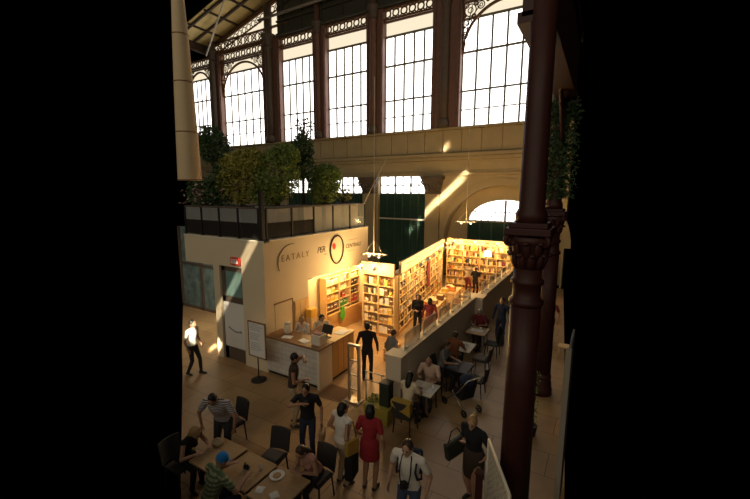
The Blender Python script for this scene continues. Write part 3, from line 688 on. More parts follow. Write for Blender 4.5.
# long side bookcase
p0=Vector((-6.36,12.56,0)); p1=Vector((-7.62,20.4,0)); Ls=(p1-p0).length; rzl=math.atan2(p1.y-p0.y,p1.x-p0.x)
nb=8; bw=Ls/nb
lc=bookcase('long pale bookcase running down the left side of the shop',p0,rzl,Ls,.34,[bw*k for k in range(1,nb)],[.2,.53,.86,1.18,1.5,1.82,2.14],2.45,.45,.12,0)
bayn=['first','second','third','fourth','fifth','sixth','seventh','eighth']
for b_ in range(nb):
    for s_,z in enumerate([.2,.53,.86,1.18,1.5,1.82,2.14]):
        fill(lc,bw*b_+.04,bw*(b_+1)-.04,s_,z,.28,['book','face','jar','bottle','face'],['cream','white','brown','tan','cream','dark','tan','yellow','cream','brown','orange','maroon'],(.1,.17),'the %s bay of the long side bookcase'%bayn[b_] if bud[0]>0 else 'the far bays of the long side bookcase',.34,bud)
# far bookcase
fb=bookcase('wide bookcase closing the far end of the shop',(-7.5,20.75,0),0,3.7,.4,[.95,1.9,2.8],[.3,.75,1.15,1.55,1.95,2.3],2.6,.3,.12,0)
for s_,z in enumerate([.3,.75,1.15,1.55,1.95,2.3]):
    fill(fb,.05,3.6,s_,z,.3,['book','face','jar','bottle'],['cream','brown','dark','cream','orange','tan','tan','maroon','cream','yellow'],(.1,.18),'the bookcase at the far end',.4,[0])
for k in range(9):
    m=MB(); m.bbox(.15+.4*k,.37+.4*k,-.07,-.058,2.70,2.80,.004); m.build('vent_hole',M_WOODD,fb)
for where,acc in stuff_acc.items():
    ms=[]
    for n_,c in PAL.items(): ms.append(mat('cover_'+n_,c,.6,0,.1,6))
    o=acc.build('shelf_goods',ms); tag(o,'mixed books, jars and bottles filling '+where,'shelf goods',None,'stuff')
# red banner on the side bookcase
q0=p0+(p1-p0)*.52; nrm=Vector((math.sin(rzl),-math.cos(rzl),0))
m=MB(); u=(p1-p0).normalized(); a=q0+nrm*.06
m.prism([a+Vector((0,0,.95)),a+u*.42+Vector((0,0,.95)),a+u*.42+Vector((0,0,2.4)),a+Vector((0,0,2.4))],nrm*.02)
tag(m.build('banner',mat('maroon_cloth',(.22,.03,.035),.8)),'tall maroon banner hung on the long side bookcase','banner')

# display tables inside the shop
def wood_table(lab,x,y,rz,w,d,h,items):
    r=tag(empty('display_table',(x,y,0),rz),lab,'table')
    m=MB(); m.bbox(-w/2,w/2,-d/2,d/2,h-.05,h,.008); m.build('table_top',M_WOODL,r)
    for sx in(-1,1):
        for sy in(-1,1):
            m=MB(); m.bbox(sx*(w/2-.06)-.035,sx*(w/2-.06)+.035,sy*(d/2-.06)-.035,sy*(d/2-.06)+.035,0,h-.05,.005); m.build('leg',M_WOODL,r)
    m=MB(); m.box(-w/2+.05,w/2-.05,-d/2+.05,d/2-.05,.2,.24); m.build('lower_shelf',M_WOODL,r)
    M=Matrix.Translation((x,y,0))@Matrix.Rotation(rz,4,'Z')
    for (ix,iy,iw,idp,ih,c,nm,il) in items:
        p=M@Vector((ix,iy,h)); mm=MB(); mm.bbox(0,iw,0,idp,0,ih,.008); mm.bbox(.02,iw-.02,.02,idp-.02,ih,ih+.012,.003,1)
        o=mm.build(nm,[mat('cover_'+c,PAL[c],.6,0,.1,6),M_WOODL]); o.location=p; o.rotation_euler=(0,0,rz); tag(o,il,nm.split('_')[-1])
    return r
T1='nearer wooden display table in the shop'; T2='farther wooden display table in the shop'
wood_table('waist-high wooden display table halfway down the shop floor',-5.95,15.0,R(6),.8,1.5,.85,[(-.3,-.6,.26,.32,.10,'orange','gift_box','orange box on the near end of the '+T1),(0,-.5,.25,.3,.16,'tan','gift_box','tan box beside the orange box on the '+T1),(-.28,-.1,.3,.25,.12,'cream','gift_box','cream box in the middle of the '+T1),(.05,.2,.28,.3,.2,'brown','gift_box','brown box on the far half of the '+T1)])
wood_table('second wooden display table, farther down the shop floor',-6.0,17.2,R(6),.8,1.4,.85,[(-.3,-.55,.3,.3,.14,'yellow','gift_box','yellow box on the near end of the '+T2),(.02,-.3,.26,.3,.2,'orange','gift_box','orange box in the middle of the '+T2),(-.25,.2,.3,.3,.14,'red','gift_box','red box on the far end of the '+T2)])
wood_table('low wooden table in the shop close behind the white partition',-4.95,15.9,0,.6,1.0,.75,[(-.22,-.4,.4,.3,.18,'orange','gift_box','orange crate on the low table close behind the partition'),(-.2,.05,.38,.3,.24,'tan','gift_box','tan crate on the low table close behind the partition')])
wood_table('small brown floor display by the man in black',-5.55,10.6,0,.6,.5,.42,[(-.25,-.2,.2,.3,.2,'brown','gift_box','brown box on the small floor display by the man in black'),(0,-.2,.22,.3,.16,'tan','gift_box','tan box on the small floor display by the man in black')])

# shop spot lamps: arm, head and warm bulb, each with its own lamp
def spot(x,y,z,nx,ny,lab,e=55,group=None):
    r=tag(empty('spot_lamp',(x,y,z)),lab,'lamp',group)
    m=MB(); m.tube([(0,0,0),(nx*.2,ny*.2,.12),(nx*.42,ny*.42,.06)],.014,6); m.build('arm',M_STEEL,r)
    m=MB(); d=Vector((-nx*.6,-ny*.6,-.8)); c=Vector((nx*.44,ny*.44,.04)); m.tube([c,c+d*.05,c+d*.13],[.03,.05,.085],12,caps=False); m.build('shade',M_STEEL,r)
    m=MB(); m.ell(c+d*.10,(.045,.045,.045),None,10,7); m.build('bulb',M_BULB,r)
    l=bpy.data.lights.new('spot_light','POINT'); l.energy=e; l.color=(1,.62,.23); l.shadow_soft_size=.06
    o=bpy.data.objects.new('spot_light',l); COL.objects.link(o); o.location=Vector((x,y,z))+c+d*.2
    return r
EL=1.8
for k in range(4): spot(-8.64,11.25+.66*k,2.50,-.12,0,'spot lamp under the niche lintel over the niche bookcase, %s from the counter'%['nearest','second','third','fourth'][k],20*EL)
for k in range(7):
    q=p0+(p1-p0)*((k+.45)/7); spot(q.x+nrm.x*.08,q.y+nrm.y*.08,2.78,nrm.x*1.5,nrm.y*1.5,'clip-on spot lamp on the fascia of the long side bookcase, %s from the entrance'%['first','second','third','fourth','fifth','sixth','seventh'][k],38*EL)
spot(-8.64,10.2,2.50,-.12,0,'added fill spot lamp under the niche lintel at its counter end',16*EL)  # made-up extra lamp, adds warm fill near the counter
spot(-7.4,12.07,2.8,0,-1.3,'clip-on spot lamp at the left of the entrance-facing bookcase fascia',34*EL)
spot(-6.9,12.07,2.8,0,-1.3,'clip-on spot lamp at the right of the entrance-facing bookcase fascia',34*EL)
for k in range(3): spot(-6.9+1.15*k,20.68,2.82,0,-1.3,'clip-on spot lamp over the %s part of the far bookcase'%['left','middle','right'][k],44*EL)
r=tag(empty('floor_lamp',(-5.0,19.95,0)),'slim floor lamp with a glowing white shade before the far bookcase','lamp')
m=MB(); m.lathe([(.16,0),(.16,.02),(.03,.04)],n=18); m.build('base',M_STEEL,r); m=MB(); m.tube([(0,0,.03),(0,0,2.2)],.018,8); m.build('pole',M_WOODL,r)
m=MB(); m.lathe([(.2,2.2),(.13,2.45)],n=18); m.build('lamp_shade',emit('lit_shade',(1,.86,.6),9),r)
# wire lamp trays over the shop; their glow and light are added fill
def tray(x,y,z,lab,top,L_,e_=60):
    r=tag(empty('hanging_lamp_tray',(x,y,z)),lab,'lamp')
    m=MB(); a=L_/2
    m.tube([(-a,-.2,0),(a,-.2,0),(a,.2,0),(-a,.2,0),(-a,-.2,0)],.018,6)
    for k in range(3): m.tube([(-a+L_*(k+1)/4,-.2,0),(-a+L_*(k+1)/4,.2,0)],.014,5)
    m.build('frame',M_WHITE2,r)
    m=MB(); m.tube([(0,0,0),(0,0,top-z)],.010,5); m.tube([(-a,0,0),(0,0,.5),(a,0,0)],.008,5); m.build('hanging_wire',M_WHITE2,r)
    for k in (-1,1):
        m=MB(); m.lathe([(.03,-.10),(.05,-.02),(.03,.0)],(k*a*.5,0,0),12); m.build('lamp_head',emit('added_tray_glow',(1,.82,.5),4),r)
    l=bpy.data.lights.new('tray_fill_light','POINT'); l.energy=e_; l.color=(1,.66,.3); l.shadow_soft_size=.1
    o=bpy.data.objects.new('tray_fill_light',l); COL.objects.link(o); o.location=(x,y,z-.2)
tray(-6.75,11.3,3.32,'pale wire lamp tray hanging over the entrance-facing bookcase',9.2,.8,150)
tray(-5.48,17.6,4.10,'pale wire lamp tray hanging before the arched recess',12.5,.9)

# ------------------------------------------------------------------ white partition beside the cafe tables
m=MB(); m.bbox(-4.36,-3.93,7.88,8.3,0,1.5,.01); m.bbox(-4.2,-3.93,8.3,14.2,0,1.5,.01); m.bbox(-4.36,-3.66,14.2,14.75,0,1.5,.01); m.bbox(-4.05,-3.75,14.75,20.9,0,1.46,.01)
struct(m.build('wall_partition',M_PART),'long chest-high white partition between the shop and the cafe tables','partition')
m=MB(); m.box(-4.38,-3.91,7.86,8.32,1.5,1.515); m.box(-4.22,-3.91,8.3,14.2,1.5,1.515); m.box(-4.38,-3.64,14.18,14.77,1.5,1.515); m.box(-4.07,-3.73,14.75,20.9,1.46,1.475)
struct(m.build('trim_13',M_WHITE),'pale capping of the partition','capping')
def screen(y,x,zb,lab,w=.95,h=.42):
    r=tag(empty('glass_screen',(x,y,zb)),lab,'screen','glass screens along the top of the partition')
    n=8; pts=[(0,0,0),(0,w,0)]+[(0,w-.09+.09*math.cos(PI/2*k/n),h-.09+.09*math.sin(PI/2*k/n)) for k in range(n+1)]+[(0,.09-.09*math.sin(PI/2*k/n),h-.09+.09*math.cos(PI/2*k/n)) for k in range(n+1)]
    m=MB(); m.prism(pts,(.012,0,0)); m.build('glass_panel',M_PANEG,r)
    m=MB(); m.tube(pts[1:]+[pts[0]],.011,5); m.build('edge_frame',M_WHITE2,r)
    for yy in (.12,w-.12):
        m=MB(); m.bbox(-.03,.04,yy-.03,yy+.03,-.0,.05,.005); m.build('clamp',M_STEEL,r)
nth=['first','second','third','fourth','fifth']
for k in range(5): screen(8.35+1.17*k,-4.07,1.515,'rounded glass screen on the near stretch of the partition, %s from the entrance'%nth[k])
for k in range(5): screen(14.85+1.2*k,-3.9,1.475,'rounded glass screen on the far stretch of the partition, %s beyond the jog'%nth[k])

# entrance gate, barrier, bins
r=tag(empty('security_gate',(-5.25,7.8,0)),'ladder-like metal security gate at the shop entrance','gate')
m=MB(); m.bbox(-.22,.22,-.14,.14,0,.06,.01); m.build('base',M_STEEL,r)
for sx in(-1,1):
    m=MB(); m.bbox(sx*.15-.025,sx*.15+.025,-.05,.05,.06,1.55,.008); m.build('post',M_STEEL,r)
m=MB(); m.bbox(-.175,.175,-.05,.05,1.55,1.6,.008)
for z in (.35,.75,1.15): m.box(-.13,.13,-.02,.02,z-.015,z+.015)
m.build('rungs',M_STEEL,r)
m=MB(); m.box(-.12,.12,-.008,.008,.37,1.14); m.build('clear_panel',M_GLASS,r)
r=tag(empty('barrier_rail',(-4.75,7.85,0)),'low chrome two-bar barrier from the security gate to the partition','barrier')
for x in (-.16,.3):
    m=MB(); m.tube([(x,0,0),(x,0,.95)],.018,8); m.build('post',M_STEEL,r)
for z in (.7,.93):
    m=MB(); m.tube([(-.2,0,z),(.38,0,z)],.016,8); m.build('bar',M_STEEL,r)
r=tag(empty('planter_tub',(-4.28,7.46,0)),'yellow-green oblong tub against the near end of the partition','planter')
m=MB(); m.add([(-.30,-.18,0),(.30,-.18,0),(.30,.18,0),(-.30,.18,0),(-.34,-.22,.42),(.34,-.22,.42),(.34,.22,.42),(-.34,.22,.42)],[(0,3,2,1),(4,5,6,7),(0,1,5,4),(1,2,6,5),(2,3,7,6),(3,0,4,7)]); m.build('tub',M_YEL,r)
m=MB(); blob_leaves(m,(-.19,0,.47),(.12,.18,.12),200,.06); m.build('foliage',M_LEAFO,r)
r=tag(empty('storage_box',(-4.12,7.50,.421)),'dark green upright box standing on the yellow-green tub','box')
m=MB(); m.bbox(-.13,.13,-.13,.13,0,.54,.02); m.build('body',mat('dark_green_plastic',(.02,.028,.018),.6),r); m=MB(); m.bbox(-.14,.14,-.14,.14,.54,.59,.02); m.build('lid',M_DARK,r)

# ------------------------------------------------------------------ people
SKIN=mat('skin',(.42,.24,.16),.6,0,.06,9); SKIN2=mat('tanned_skin',(.33,.175,.105),.6,0,.06,9)
EYE=mat('eye_dark',(.03,.02,.02),.3); LIP=mat('lips',(.30,.10,.08),.5); SHOE=mat('dark_shoe',(.03,.024,.02),.5)
HAIRS={'black':mat('black_hair',(.012,.010,.009),.5,0,.3,30),'brown':mat('brown_hair',(.045,.025,.014),.5,0,.3,30),'blond':mat('blond_hair',(.30,.19,.075),.5,0,.25,30),'grey':mat('grey_hair',(.22,.20,.18),.6,0,.25,30)}
def cloth(n,c): return mat('cloth_'+n,c,.9,0,.12,14)
def ik(a,t,l1,l2,hint):
    a=Vector(a);t=Vector(t);d=t-a;L=d.length
    if L>(l1+l2)*.995: d=d*((l1+l2)*.995/L); L=d.length; t=a+d
    if L<abs(l1-l2)+.02: d=d.normalized()*(abs(l1-l2)+.02); L=d.length; t=a+d
    u=d/L; x=(l1*l1-l2*l2+L*L)/(2*L); h=math.sqrt(max(0,l1*l1-x*x)); hint=Vector(hint); hp=(hint-u*hint.dot(u))
    if hp.length<1e-4: hp=u.orthogonal()
    return a+u*x+hp.normalized()*h, t
def person(lab,x,y,face,h=1.7,sit=None,lean=0,pitch=0,yaw=0,lh=None,rh=None,lf=None,rf=None,top='w',tm=None,bm_=None,sleeve='short',legs='long',skin=None,hair='black',style='short',fem=False,skirt=None,hem=.96,vox=.011,shoe=None,build=1.0,cap=None,lel=None,rel=None,cat='person'):
    s=h/1.7; skin=skin or SKIN; shoe=shoe or SHOE
    fa=R(face)-PI/2   # local +y -> facing direction
    root=tag(empty('person',(x,y,0),fa),lab,cat)
    dz=0
    if sit is not None: dz=(sit+.145)/s-.92
    HC=Vector((0,0,.92+dz)); RL=Matrix.Rotation(-R(lean),3,'X')
    T=lambda p:(RL@(Vector(p)+Vector((0,0,dz))-HC))+HC
    b=build; mb=MB(); seg=[]
    def cap_(p0,p1,r0,r1,k,cls=True):
        p0=Vector(p0);p1=Vector(p1); d=(p1-p0); L=d.length
        if L<1e-5: mb.ell(p0,(r0,r0,r0),None,12,8)
        else:
            u=d/L; n=[]; rr=[]
            for i in range(4): a=PI/2*(i+.3)/4.0; n.append(p0-u*r0*math.cos(a)); rr.append(r0*math.sin(a))
            n+= [p0,p1]; rr+=[r0,r1]
            for i in range(4): a=PI/2*(3.7-i)/4.0; n.append(p1+u*r1*math.cos(a)); rr.append(r1*math.sin(a))
            mb.tube(n,rr,10)
        if cls: seg.append((p0,p1,(r0+r1)/2,k))
    # torso loft
    wa=.118 if fem else .14
    rows=[(.80,.11,.085),(.85,.15,.108),(.92,.166 if fem else .158,.115),(1.0,(.15 if fem else .15),.108),(1.08,wa,.098),(1.2,.152,.112),(1.3,.165,.115),(1.38,.15,.098),(1.44,.095,.07),(1.48,.05,.05)]
    vs=[];n=20
    for (z,rx,ry) in rows:
        for k in range(n):
            t=2*PI*k/n; p=Vector((rx*b*math.cos(t),ry*b*math.sin(t)+(.012 if z>1.1 else 0),z))
            vs.append(T(p) if z>.9 else p+Vector((0,0,dz)))
    fs=[tuple(range(n-1,-1,-1)),tuple((len(rows)-1)*n+k for k in range(n))]
    for i in range(len(rows)-1):
        for k in range(n): fs.append((i*n+k,i*n+(k+1)%n,(i+1)*n+(k+1)%n,(i+1)*n+k))
    mb.add(vs,fs)
    if fem:
        for sx in(-1,1): mb.ell(T((sx*.07,.095,1.25)),(.062,.055,.065),None,12,8)
    seg.append((T((0,0,1.46-.1)),T((0,0,hem+.05)),.16,1)); seg.append((HC+Vector((0,0,-.03)),T((0,0,hem-.08)),.16,2))
    shw=.168 if fem else .19
    R0=[]
    for sx in (-1,1):
        sh=T((sx*shw*b,0,1.395)); cap_(T((sx*.05,0,1.44)),sh,.05,.062*b,1)
        tgt=(lh if sx<0 else rh); 
        tgt=Vector(tgt)+(Vector((0,0,dz)) if False else Vector((0,0,0))) if tgt is not None else T((sx*(shw+.10),.06,.90))
        el=lel if sx<0 else rel
        hint=el if el is not None else (sx*.6,-1,-.3)
        e,wr=ik(sh,tgt,.285,.25,hint)
        r1=.047*b; 
        if sleeve=='long': cap_(sh,e,.056*b,.046*b,1); cap_(e,wr,.044,.033,1)
        elif sleeve=='short':
            mid=sh.lerp(e,.6); cap_(sh,mid,.060*b,.056*b,1); cap_(mid,e,.044*b,.040*b,0); cap_(e,wr,.039,.028,0)
        else: cap_(sh,e,.048*b,.038*b,0); cap_(e,wr,.037,.027,0)
        # hand with five fingers
        d=(wr-e).normalized(); side=d.cross(Vector((0,0,1))); side=side.normalized() if side.length>.1 else Vector((0,1,0))
        if abs(d.z)>.75: side=Vector((0,1,0))-d*d.y; side.normalize()
        nr=d.cross(side).normalized()
        if nr.dot(Vector((-sx,0,-.2)))<0: nr=-nr
        pk=wr+d*.085
        for o_ in (-.024,0,.024): cap_(wr+side*o_*.5,pk+side*o_,.016,.014,0)
        for j,(o_,ln) in enumerate(((-.032,.062),(-.011,.075),(.011,.070),(.032,.055))):
            f0=pk+side*o_; f1=f0+(d*.9+side*o_*3+nr*.25).normalized()*ln*.55; f2=f1+(d*.75+nr*.6+side*o_*2).normalized()*ln*.5
            cap_(f0,f1,.0095,.0085,0); cap_(f1,f2,.0085,.0075,0)
        th=-1 if side.dot(Vector((0,1,0)))<0 else 1
        t0=wr+d*.03+side*th*.028; t1=t0+(side*th*.8+d*.7+nr*.3).normalized()*.042; cap_(t0,t1,.012,.010,0); cap_(t1,t1+(d*.9+side*th*.2+nr*.3).normalized()*.032,.010,.008,0)
        R0.append(wr+d*.09)
        # legs
        hp=Vector((sx*.088*b,0,.90+dz)); ft=lf if sx<0 else rf
        if ft is None: ft=(sx*.10,.0,.075) if sit is None else (sx*.11,.33,.075)
        kn,an=ik(hp,ft,.435,.415,(sx*.08,1,.25 if sit is None else 1))
        lk={'long':(2,2),'short':(2,0),'bare':(0,0),'knee':(2,0)}[legs]
        if legs=='knee': m1=kn.lerp(an,.2); cap_(hp,kn,.088*b,.068*b,2); cap_(kn,m1,.068*b,.066*b,2); cap_(m1,an,.05*b,.034,0)
        elif legs=='short': m1=hp.lerp(kn,.6); cap_(hp,m1,.092*b,.086*b,2); cap_(m1,kn,.064*b,.052*b,0); cap_(kn,an,.053*b,.034,0)
        else: cap_(hp,kn,.086*b,.058*b,lk[0]); cap_(kn,kn.lerp(an,.3),.055*b,.058*b,lk[1]); cap_(kn.lerp(an,.3),an,.058*b,.042 if legs=='long' else .034,lk[1])
        fd=Vector((sx*.18,1,0)).normalized(); cap_(an+Vector((0,0,-.03))-fd*.035,an+Vector((0,0,-.045))+fd*.10,.04,.038,3); cap_(an+Vector((0,0,-.045))+fd*.10,an+Vector((0,0,-.05))+fd*.155,.038,.026,3)
    # head
    nb_=T((0,.005,1.45)); HR=Matrix.Rotation(R(yaw),3,'Z')@Matrix.Rotation(-R(lean*.75+pitch),3,'X')
    Hd=lambda p: nb_+HR@Vector(p)
    cap_(T((0,-.005,1.42)),Hd((0,.0,.09)),.056,.050,0)
    hc=Hd((0,.015,.135))
    mb.ell(hc,(.074,.092,.113),HR); seg.append((hc,hc,.10,0))
    mb.ell(Hd((0,.045,.075)),(.052,.055,.05),HR); cap_(Hd((0,.105,.145)),Hd((0,.122,.118)),.010,.016,0)
    cap_(Hd((0,.085,.05)),Hd((0,.085,.05)),.026,.026,0)
    for sx in(-1,1): mb.ell(Hd((sx*.076,.0,.125)),(.012,.02,.03),HR,8,6)
    # union into one skin
    me0=bpy.data.meshes.new('body'); me0.from_pydata([v for v in mb.v],[],mb.f)
    ob=bpy.data.objects.new('body',me0); COL.objects.link(ob)
    md=ob.modifiers.new('u','REMESH'); md.mode='VOXEL'; md.voxel_size=vox; md.use_smooth_shade=True
    sm=ob.modifiers.new('s','SMOOTH'); sm.factor=.5; sm.iterations=3 if vox>.008 else 4
    dg=bpy.context.evaluated_depsgraph_get(); me=bpy.data.meshes.new_from_object(ob.evaluated_get(dg)); bpy.data.objects.remove(ob); bpy.data.meshes.remove(me0)
    np_=len(me.polygons); C=np.empty(np_*3); me.polygons.foreach_get('center',C); C=C.reshape(-1,3)
    best=np.full(np_,1e9); mi=np.zeros(np_,int)
    for (p0,p1,r_,k) in seg:
        p0=np.array(p0);p1=np.array(p1);d=p1-p0; L2=d@d
        t=np.clip(((C-p0)@d)/L2,0,1) if L2>1e-9 else np.zeros(np_)
        q=np.linalg.norm(C-(p0+t[:,None]*d),axis=1)-r_
        k_=q<best; best[k_]=q[k_]; mi[k_]=k
    # eyes, brows and mouth added to the same mesh
    ex=MB()
    for sx in(-1,1): ex.ell(Hd((sx*.031,.098,.148)),(.012,.008,.008),HR,8,6,4); ex.ell(Hd((sx*.031,.101,.168)),(.018,.006,.004),HR,8,5,4)
    ex.ell(Hd((0,.098,.088)),(.022,.01,.006),HR,8,5,5)
    nv=len(me.vertices); V=np.empty(nv*3); me.vertices.foreach_get('co',V)
    verts=V.reshape(-1,3).tolist()+[list(v) for v in ex.v]
    faces=[tuple(p.vertices) for p in me.polygons]+[tuple(nv+i for i in f) for f in ex.f]
    m2=bpy.data.meshes.new('body'); m2.from_pydata((np.array(verts)*s).tolist(),[],faces)
    tmat=tm or cloth('white',(.62,.58,.52)); bmat=bm_ or cloth('dark',(.03,.03,.035))
    for m_ in (skin,tmat,bmat,shoe,EYE,LIP): m2.materials.append(m_)
    m2.polygons.foreach_set('material_index',list(mi)+ex.m); m2.polygons.foreach_set('use_smooth',[True]*len(faces)); m2.update()
    bpy.data.meshes.remove(me)
    o=bpy.data.objects.new('body',m2); COL.objects.link(o); o.parent=root
    # hair
    hm=MB(); S=lambda v:Vector(v)*s
    def he(c,r,nu=16,nv_=10): hm.ell(S(Hd(c)),tuple(q*s for q in r),HR,nu,nv_)
    he((0,-.006,.158),(.083,.096,.103))
    if style=='long': he((0,-.05,.06),(.085,.062,.13)); he((0,-.075,-.02),(.075,.045,.13))
    if style=='bob': he((0,-.03,.11),(.094,.085,.115)); he((0,-.045,.05),(.085,.06,.07))
    if style=='bun': he((0,-.105,.19),(.045,.045,.045))
    if style=='bald': hm=None
    if hm: hm.build('hair',HAIRS[hair],root)
    if cap:
        c=MB(); c.ell(S(Hd((0,-.0,.165))),(.090*s,.104*s,.098*s),HR,18,12); 
        br=[S(Hd((.085*math.sin(a),.075+.075*math.cos(a),.158))) for a in [PI/2-PI*k/10 for k in range(11)]]; c.prism(br,HR@Vector((0,0,.008)))
        c.build('cap',cap,root)
    if skirt:
        sm_,z0,z1,w0,w1=skirt; q=MB(); rows=[(z0,w0),(z0-.1,w0*1.18),((z0+z1)/2,(w0*1.15+w1)/2),(z1+.01,w1),(z1,w1*.97),(z1+.05,w1*.9)]
        q.lathe([(w_*s,z_*s+dz*s) for z_,w_ in rows],n=28); 
        for i,v in enumerate(q.v): q.v[i]=(v[0],v[1]*.78,v[2])
        q.build('skirt',sm_,root)
    M=root.matrix_basis
    W=lambda p:M@(Vector(p)*s)
    return {'root':root,'lh':W(R0[0]),'rh':W(R0[1]),'T':lambda p:W(T(p)),'W':W,'fa':fa,'s':s}
CL=dict(white=cloth('white',(.60,.56,.50)),cream=cloth('cream',(.60,.50,.34)),black=cloth('black',(.012,.012,.014)),dark=cloth('dark',(.03,.03,.035)),navy=cloth('navy',(.02,.025,.05)),red=cloth('red',(.24,.016,.022)),beige=cloth('beige',(.38,.29,.18)),grey=cloth('grey',(.16,.155,.15)),khaki=cloth('khaki',(.22,.18,.11)),pink=cloth('pink',(.42,.22,.17)),maroon=cloth('maroon',(.16,.025,.03)),brown=cloth('brown',(.12,.06,.035)),denim=cloth('denim',(.05,.07,.12)),yellow=cloth('yellow',(.34,.22,.035)))
ST=stripes('navy_striped_cloth',(.05,.045,.06),(.46,.42,.40),9,'Z')
PLAID=stripes('green_plaid_cloth',(.09,.13,.06),(.36,.36,.20),5,'Z',(.10,.16,.10))
FINE=.0068
# ---- foreground cafe group
def chair(lab,x,y,face,arms=False,group=None):
    r=tag(empty('cafe_chair',(x,y,0),R(face)-PI/2),lab,'chair',group)
    m=MB(); m.bbox(-.22,.22,-.21,.22,.41,.46,.02); m.build('seat',M_WICK,r)
    m=MB(); n=8; pts=[]
    for k in range(n+1):
        t=-1+2*k/n; pts.append((.215*t,-.22-.05*(1-t*t)))
    for k in range(n):
        (xa,ya),(xb,yb)=pts[k],pts[k+1]
        m.add([(xa,ya,.44),(xb,yb,.44),(xb,yb-.08,.86),(xa,ya-.08,.86),(xa,ya-.03,.44),(xb,yb-.03,.44),(xb,yb-.11,.86),(xa,ya-.11,.86)],[(0,1,2,3),(4,7,6,5),(0,4,5,1),(3,2,6,7),(0,3,7,4),(1,5,6,2)])
    m.build('backrest',M_WICK,r)
    for sx in(-1,1):
        for sy in(-1,1):
            m=MB(); m.tube([(sx*.19,sy*.18,.42),(sx*.215,sy*.215,0)],[.018,.014],8); m.build('leg',M_DARK,r)
    if arms: 
        m=MB(); m.bbox(-.18,.18,-.17,.19,.46,.50,.015); m.build('cushion',M_SEATC,r)
    return r
def cafe_table(lab,x,y,w,d,h=.75,m_=None,rz=0):
    r=tag(empty('cafe_table',(x,y,0),rz),lab,'table')
    m=MB(); m.bbox(-w/2,w/2,-d/2,d/2,h-.035,h,.006); m.build('table_top',m_ or M_TABLE,r)
    m=MB(); m.bbox(-w/2+.003,w/2-.003,-d/2+.003,d/2-.003,h-.06,h-.036,.004); m.build('edge_band',M_DARK,r)
    m=MB(); m.tube([(0,0,.02),(0,0,h-.06)],.035,12); m.build('pedestal',M_DARK,r)
    m=MB(); m.bbox(-w*.2,w*.2,-.04,.04,0,.03,.01); m.bbox(-.04,.04,-d*.2,d*.2,.0,.028,.01); m.build('foot',M_DARK,r)
    return r
cafe_table('leftmost tan cafe table, in front of the man in the striped T-shirt',-5.66,3.98,.64,.76)
cafe_table('middle tan cafe table with the small dark cruet on it',-4.90,3.98,.70,.72)
cafe_table('tan cafe table with the white plate, before the woman in pink',-4.15,3.98,.68,.76)
chair('empty dark wicker chair pulled back behind the middle cafe table',-5.08,4.72,-80,True)
chair('dark wicker chair behind the seated woman in pink',-4.03,4.78,-90,True)
chair('dark wicker chair behind the man in the striped T-shirt',-6.66,5.06,-95,True)
chair('dark wicker chair under the person in the blue cap',-4.98,3.22,90)
chair('dark wicker chair at the left end of the leftmost cafe table',-6.42,3.72,5)
P=person('man in a navy striped T-shirt leaning over the leftmost cafe table',-6.32,4.62,-68,1.74,None,26,24,0,lh=(-.34,.22,.86),rh=(.36,.20,.86),tm=ST,bm_=CL['dark'],hair='black',vox=FINE,build=1.2,rel=(1,.1,-.1),lel=(-1,.1,-.1),hem=.9,skin=SKIN2)
P=person('blond woman in a black top bent over the left end of the cafe tables',-6.42,3.76,8,1.66,.49,34,12,0,lh=(-.16,.52,.87),rh=(.16,.52,.87),tm=CL['black'],bm_=CL['black'],hair='blond',style='bob',fem=True,sleeve='none',vox=FINE,skin=SKIN)
P=person('person in a bright blue cap and green plaid shirt seated at the middle cafe table',-4.98,3.26,82,1.74,.46,20,18,0,lh=(-.22,.50,.87),rh=(.26,.50,.87),tm=PLAID,bm_=CL['navy'],cap=cloth('bright_blue',(.02,.19,.55)),hair='grey',vox=FINE,build=1.08)
P=person('woman in a pink sleeveless top seated behind the table with the white plate',-4.02,4.74,-92,1.66,.49,30,18,0,lh=(-.10,.42,.88),rh=(.10,.44,.88),tm=CL['pink'],bm_=CL['dark'],hair='brown',style='long',fem=True,sleeve='none',vox=FINE)
# things on the foreground tables
m=MB(); m.lathe([(.05,0),(.055,.008),(.125,.022),(.13,.026),(.12,.024),(.05,.014)],n=28); m.lathe([(.07,.018),(.06,.03),(.02,.034)],n=16,mi=1)
o=m.build('plate',[M_PAPER,mat('flat_bread',(.45,.28,.12),.8)]); o.location=(-4.36,4.14,.751); tag(o,'white round plate on the table before the woman in pink','plate')
r=tag(empty('cruet',(-4.93,3.98,.751)),'small dark cruet in a glass dish on the middle cafe table','cruet')
m=MB(); m.lathe([(.07,0),(.075,.02),(.065,.012),(.01,.01)],n=20); m.build('dish',M_GLASS,r); m=MB(); m.lathe([(.03,.012),(.032,.07),(.015,.09),(.015,.12)],(-.02,0,0),12); m.lathe([(.028,.012),(.03,.06),(.012,.08),(.012,.10)],(.03,.01,0),12); m.build('bottles',M_DARK,r)
m=MB(); m.lathe([(.032,0),(.038,.09),(.034,.088),(.028,.008)],n=16); o=m.build('glass_tumbler',M_PANEG); o.location=(-4.7,4.1,.751); tag(o,'small clear tumbler near the empty chair on the middle cafe table','glass')
def napkin(lab,x,y,rz):
    m=MB(); m.add([(-.07,-.07,0),(.07,-.07,0),(.07,.07,.0),(-.07,.07,0),(-.06,-.05,.02),(.06,-.06,.012),(.05,.05,.024),(-.05,.06,.014),(0,0,.032)],[(0,3,2,1),(0,1,5,4),(1,2,6,5),(2,3,7,6),(3,0,4,7),(4,5,8),(5,6,8),(6,7,8),(7,4,8)]); o=m.build('napkin',M_PAPER); o.location=(x,y,.751); o.rotation_euler=(0,0,rz); tag(o,lab,'napkin')
napkin('crumpled white napkin on the near edge of the table with the plate',-4.38,3.78,.4)
napkin('small white napkin scrap closer to the woman in pink',-4.10,3.82,1.1)
r=tag(empty('plastic_bag',(-5.9,4.15,.751)),'tan paper bag slumped on the leftmost cafe table','bag')
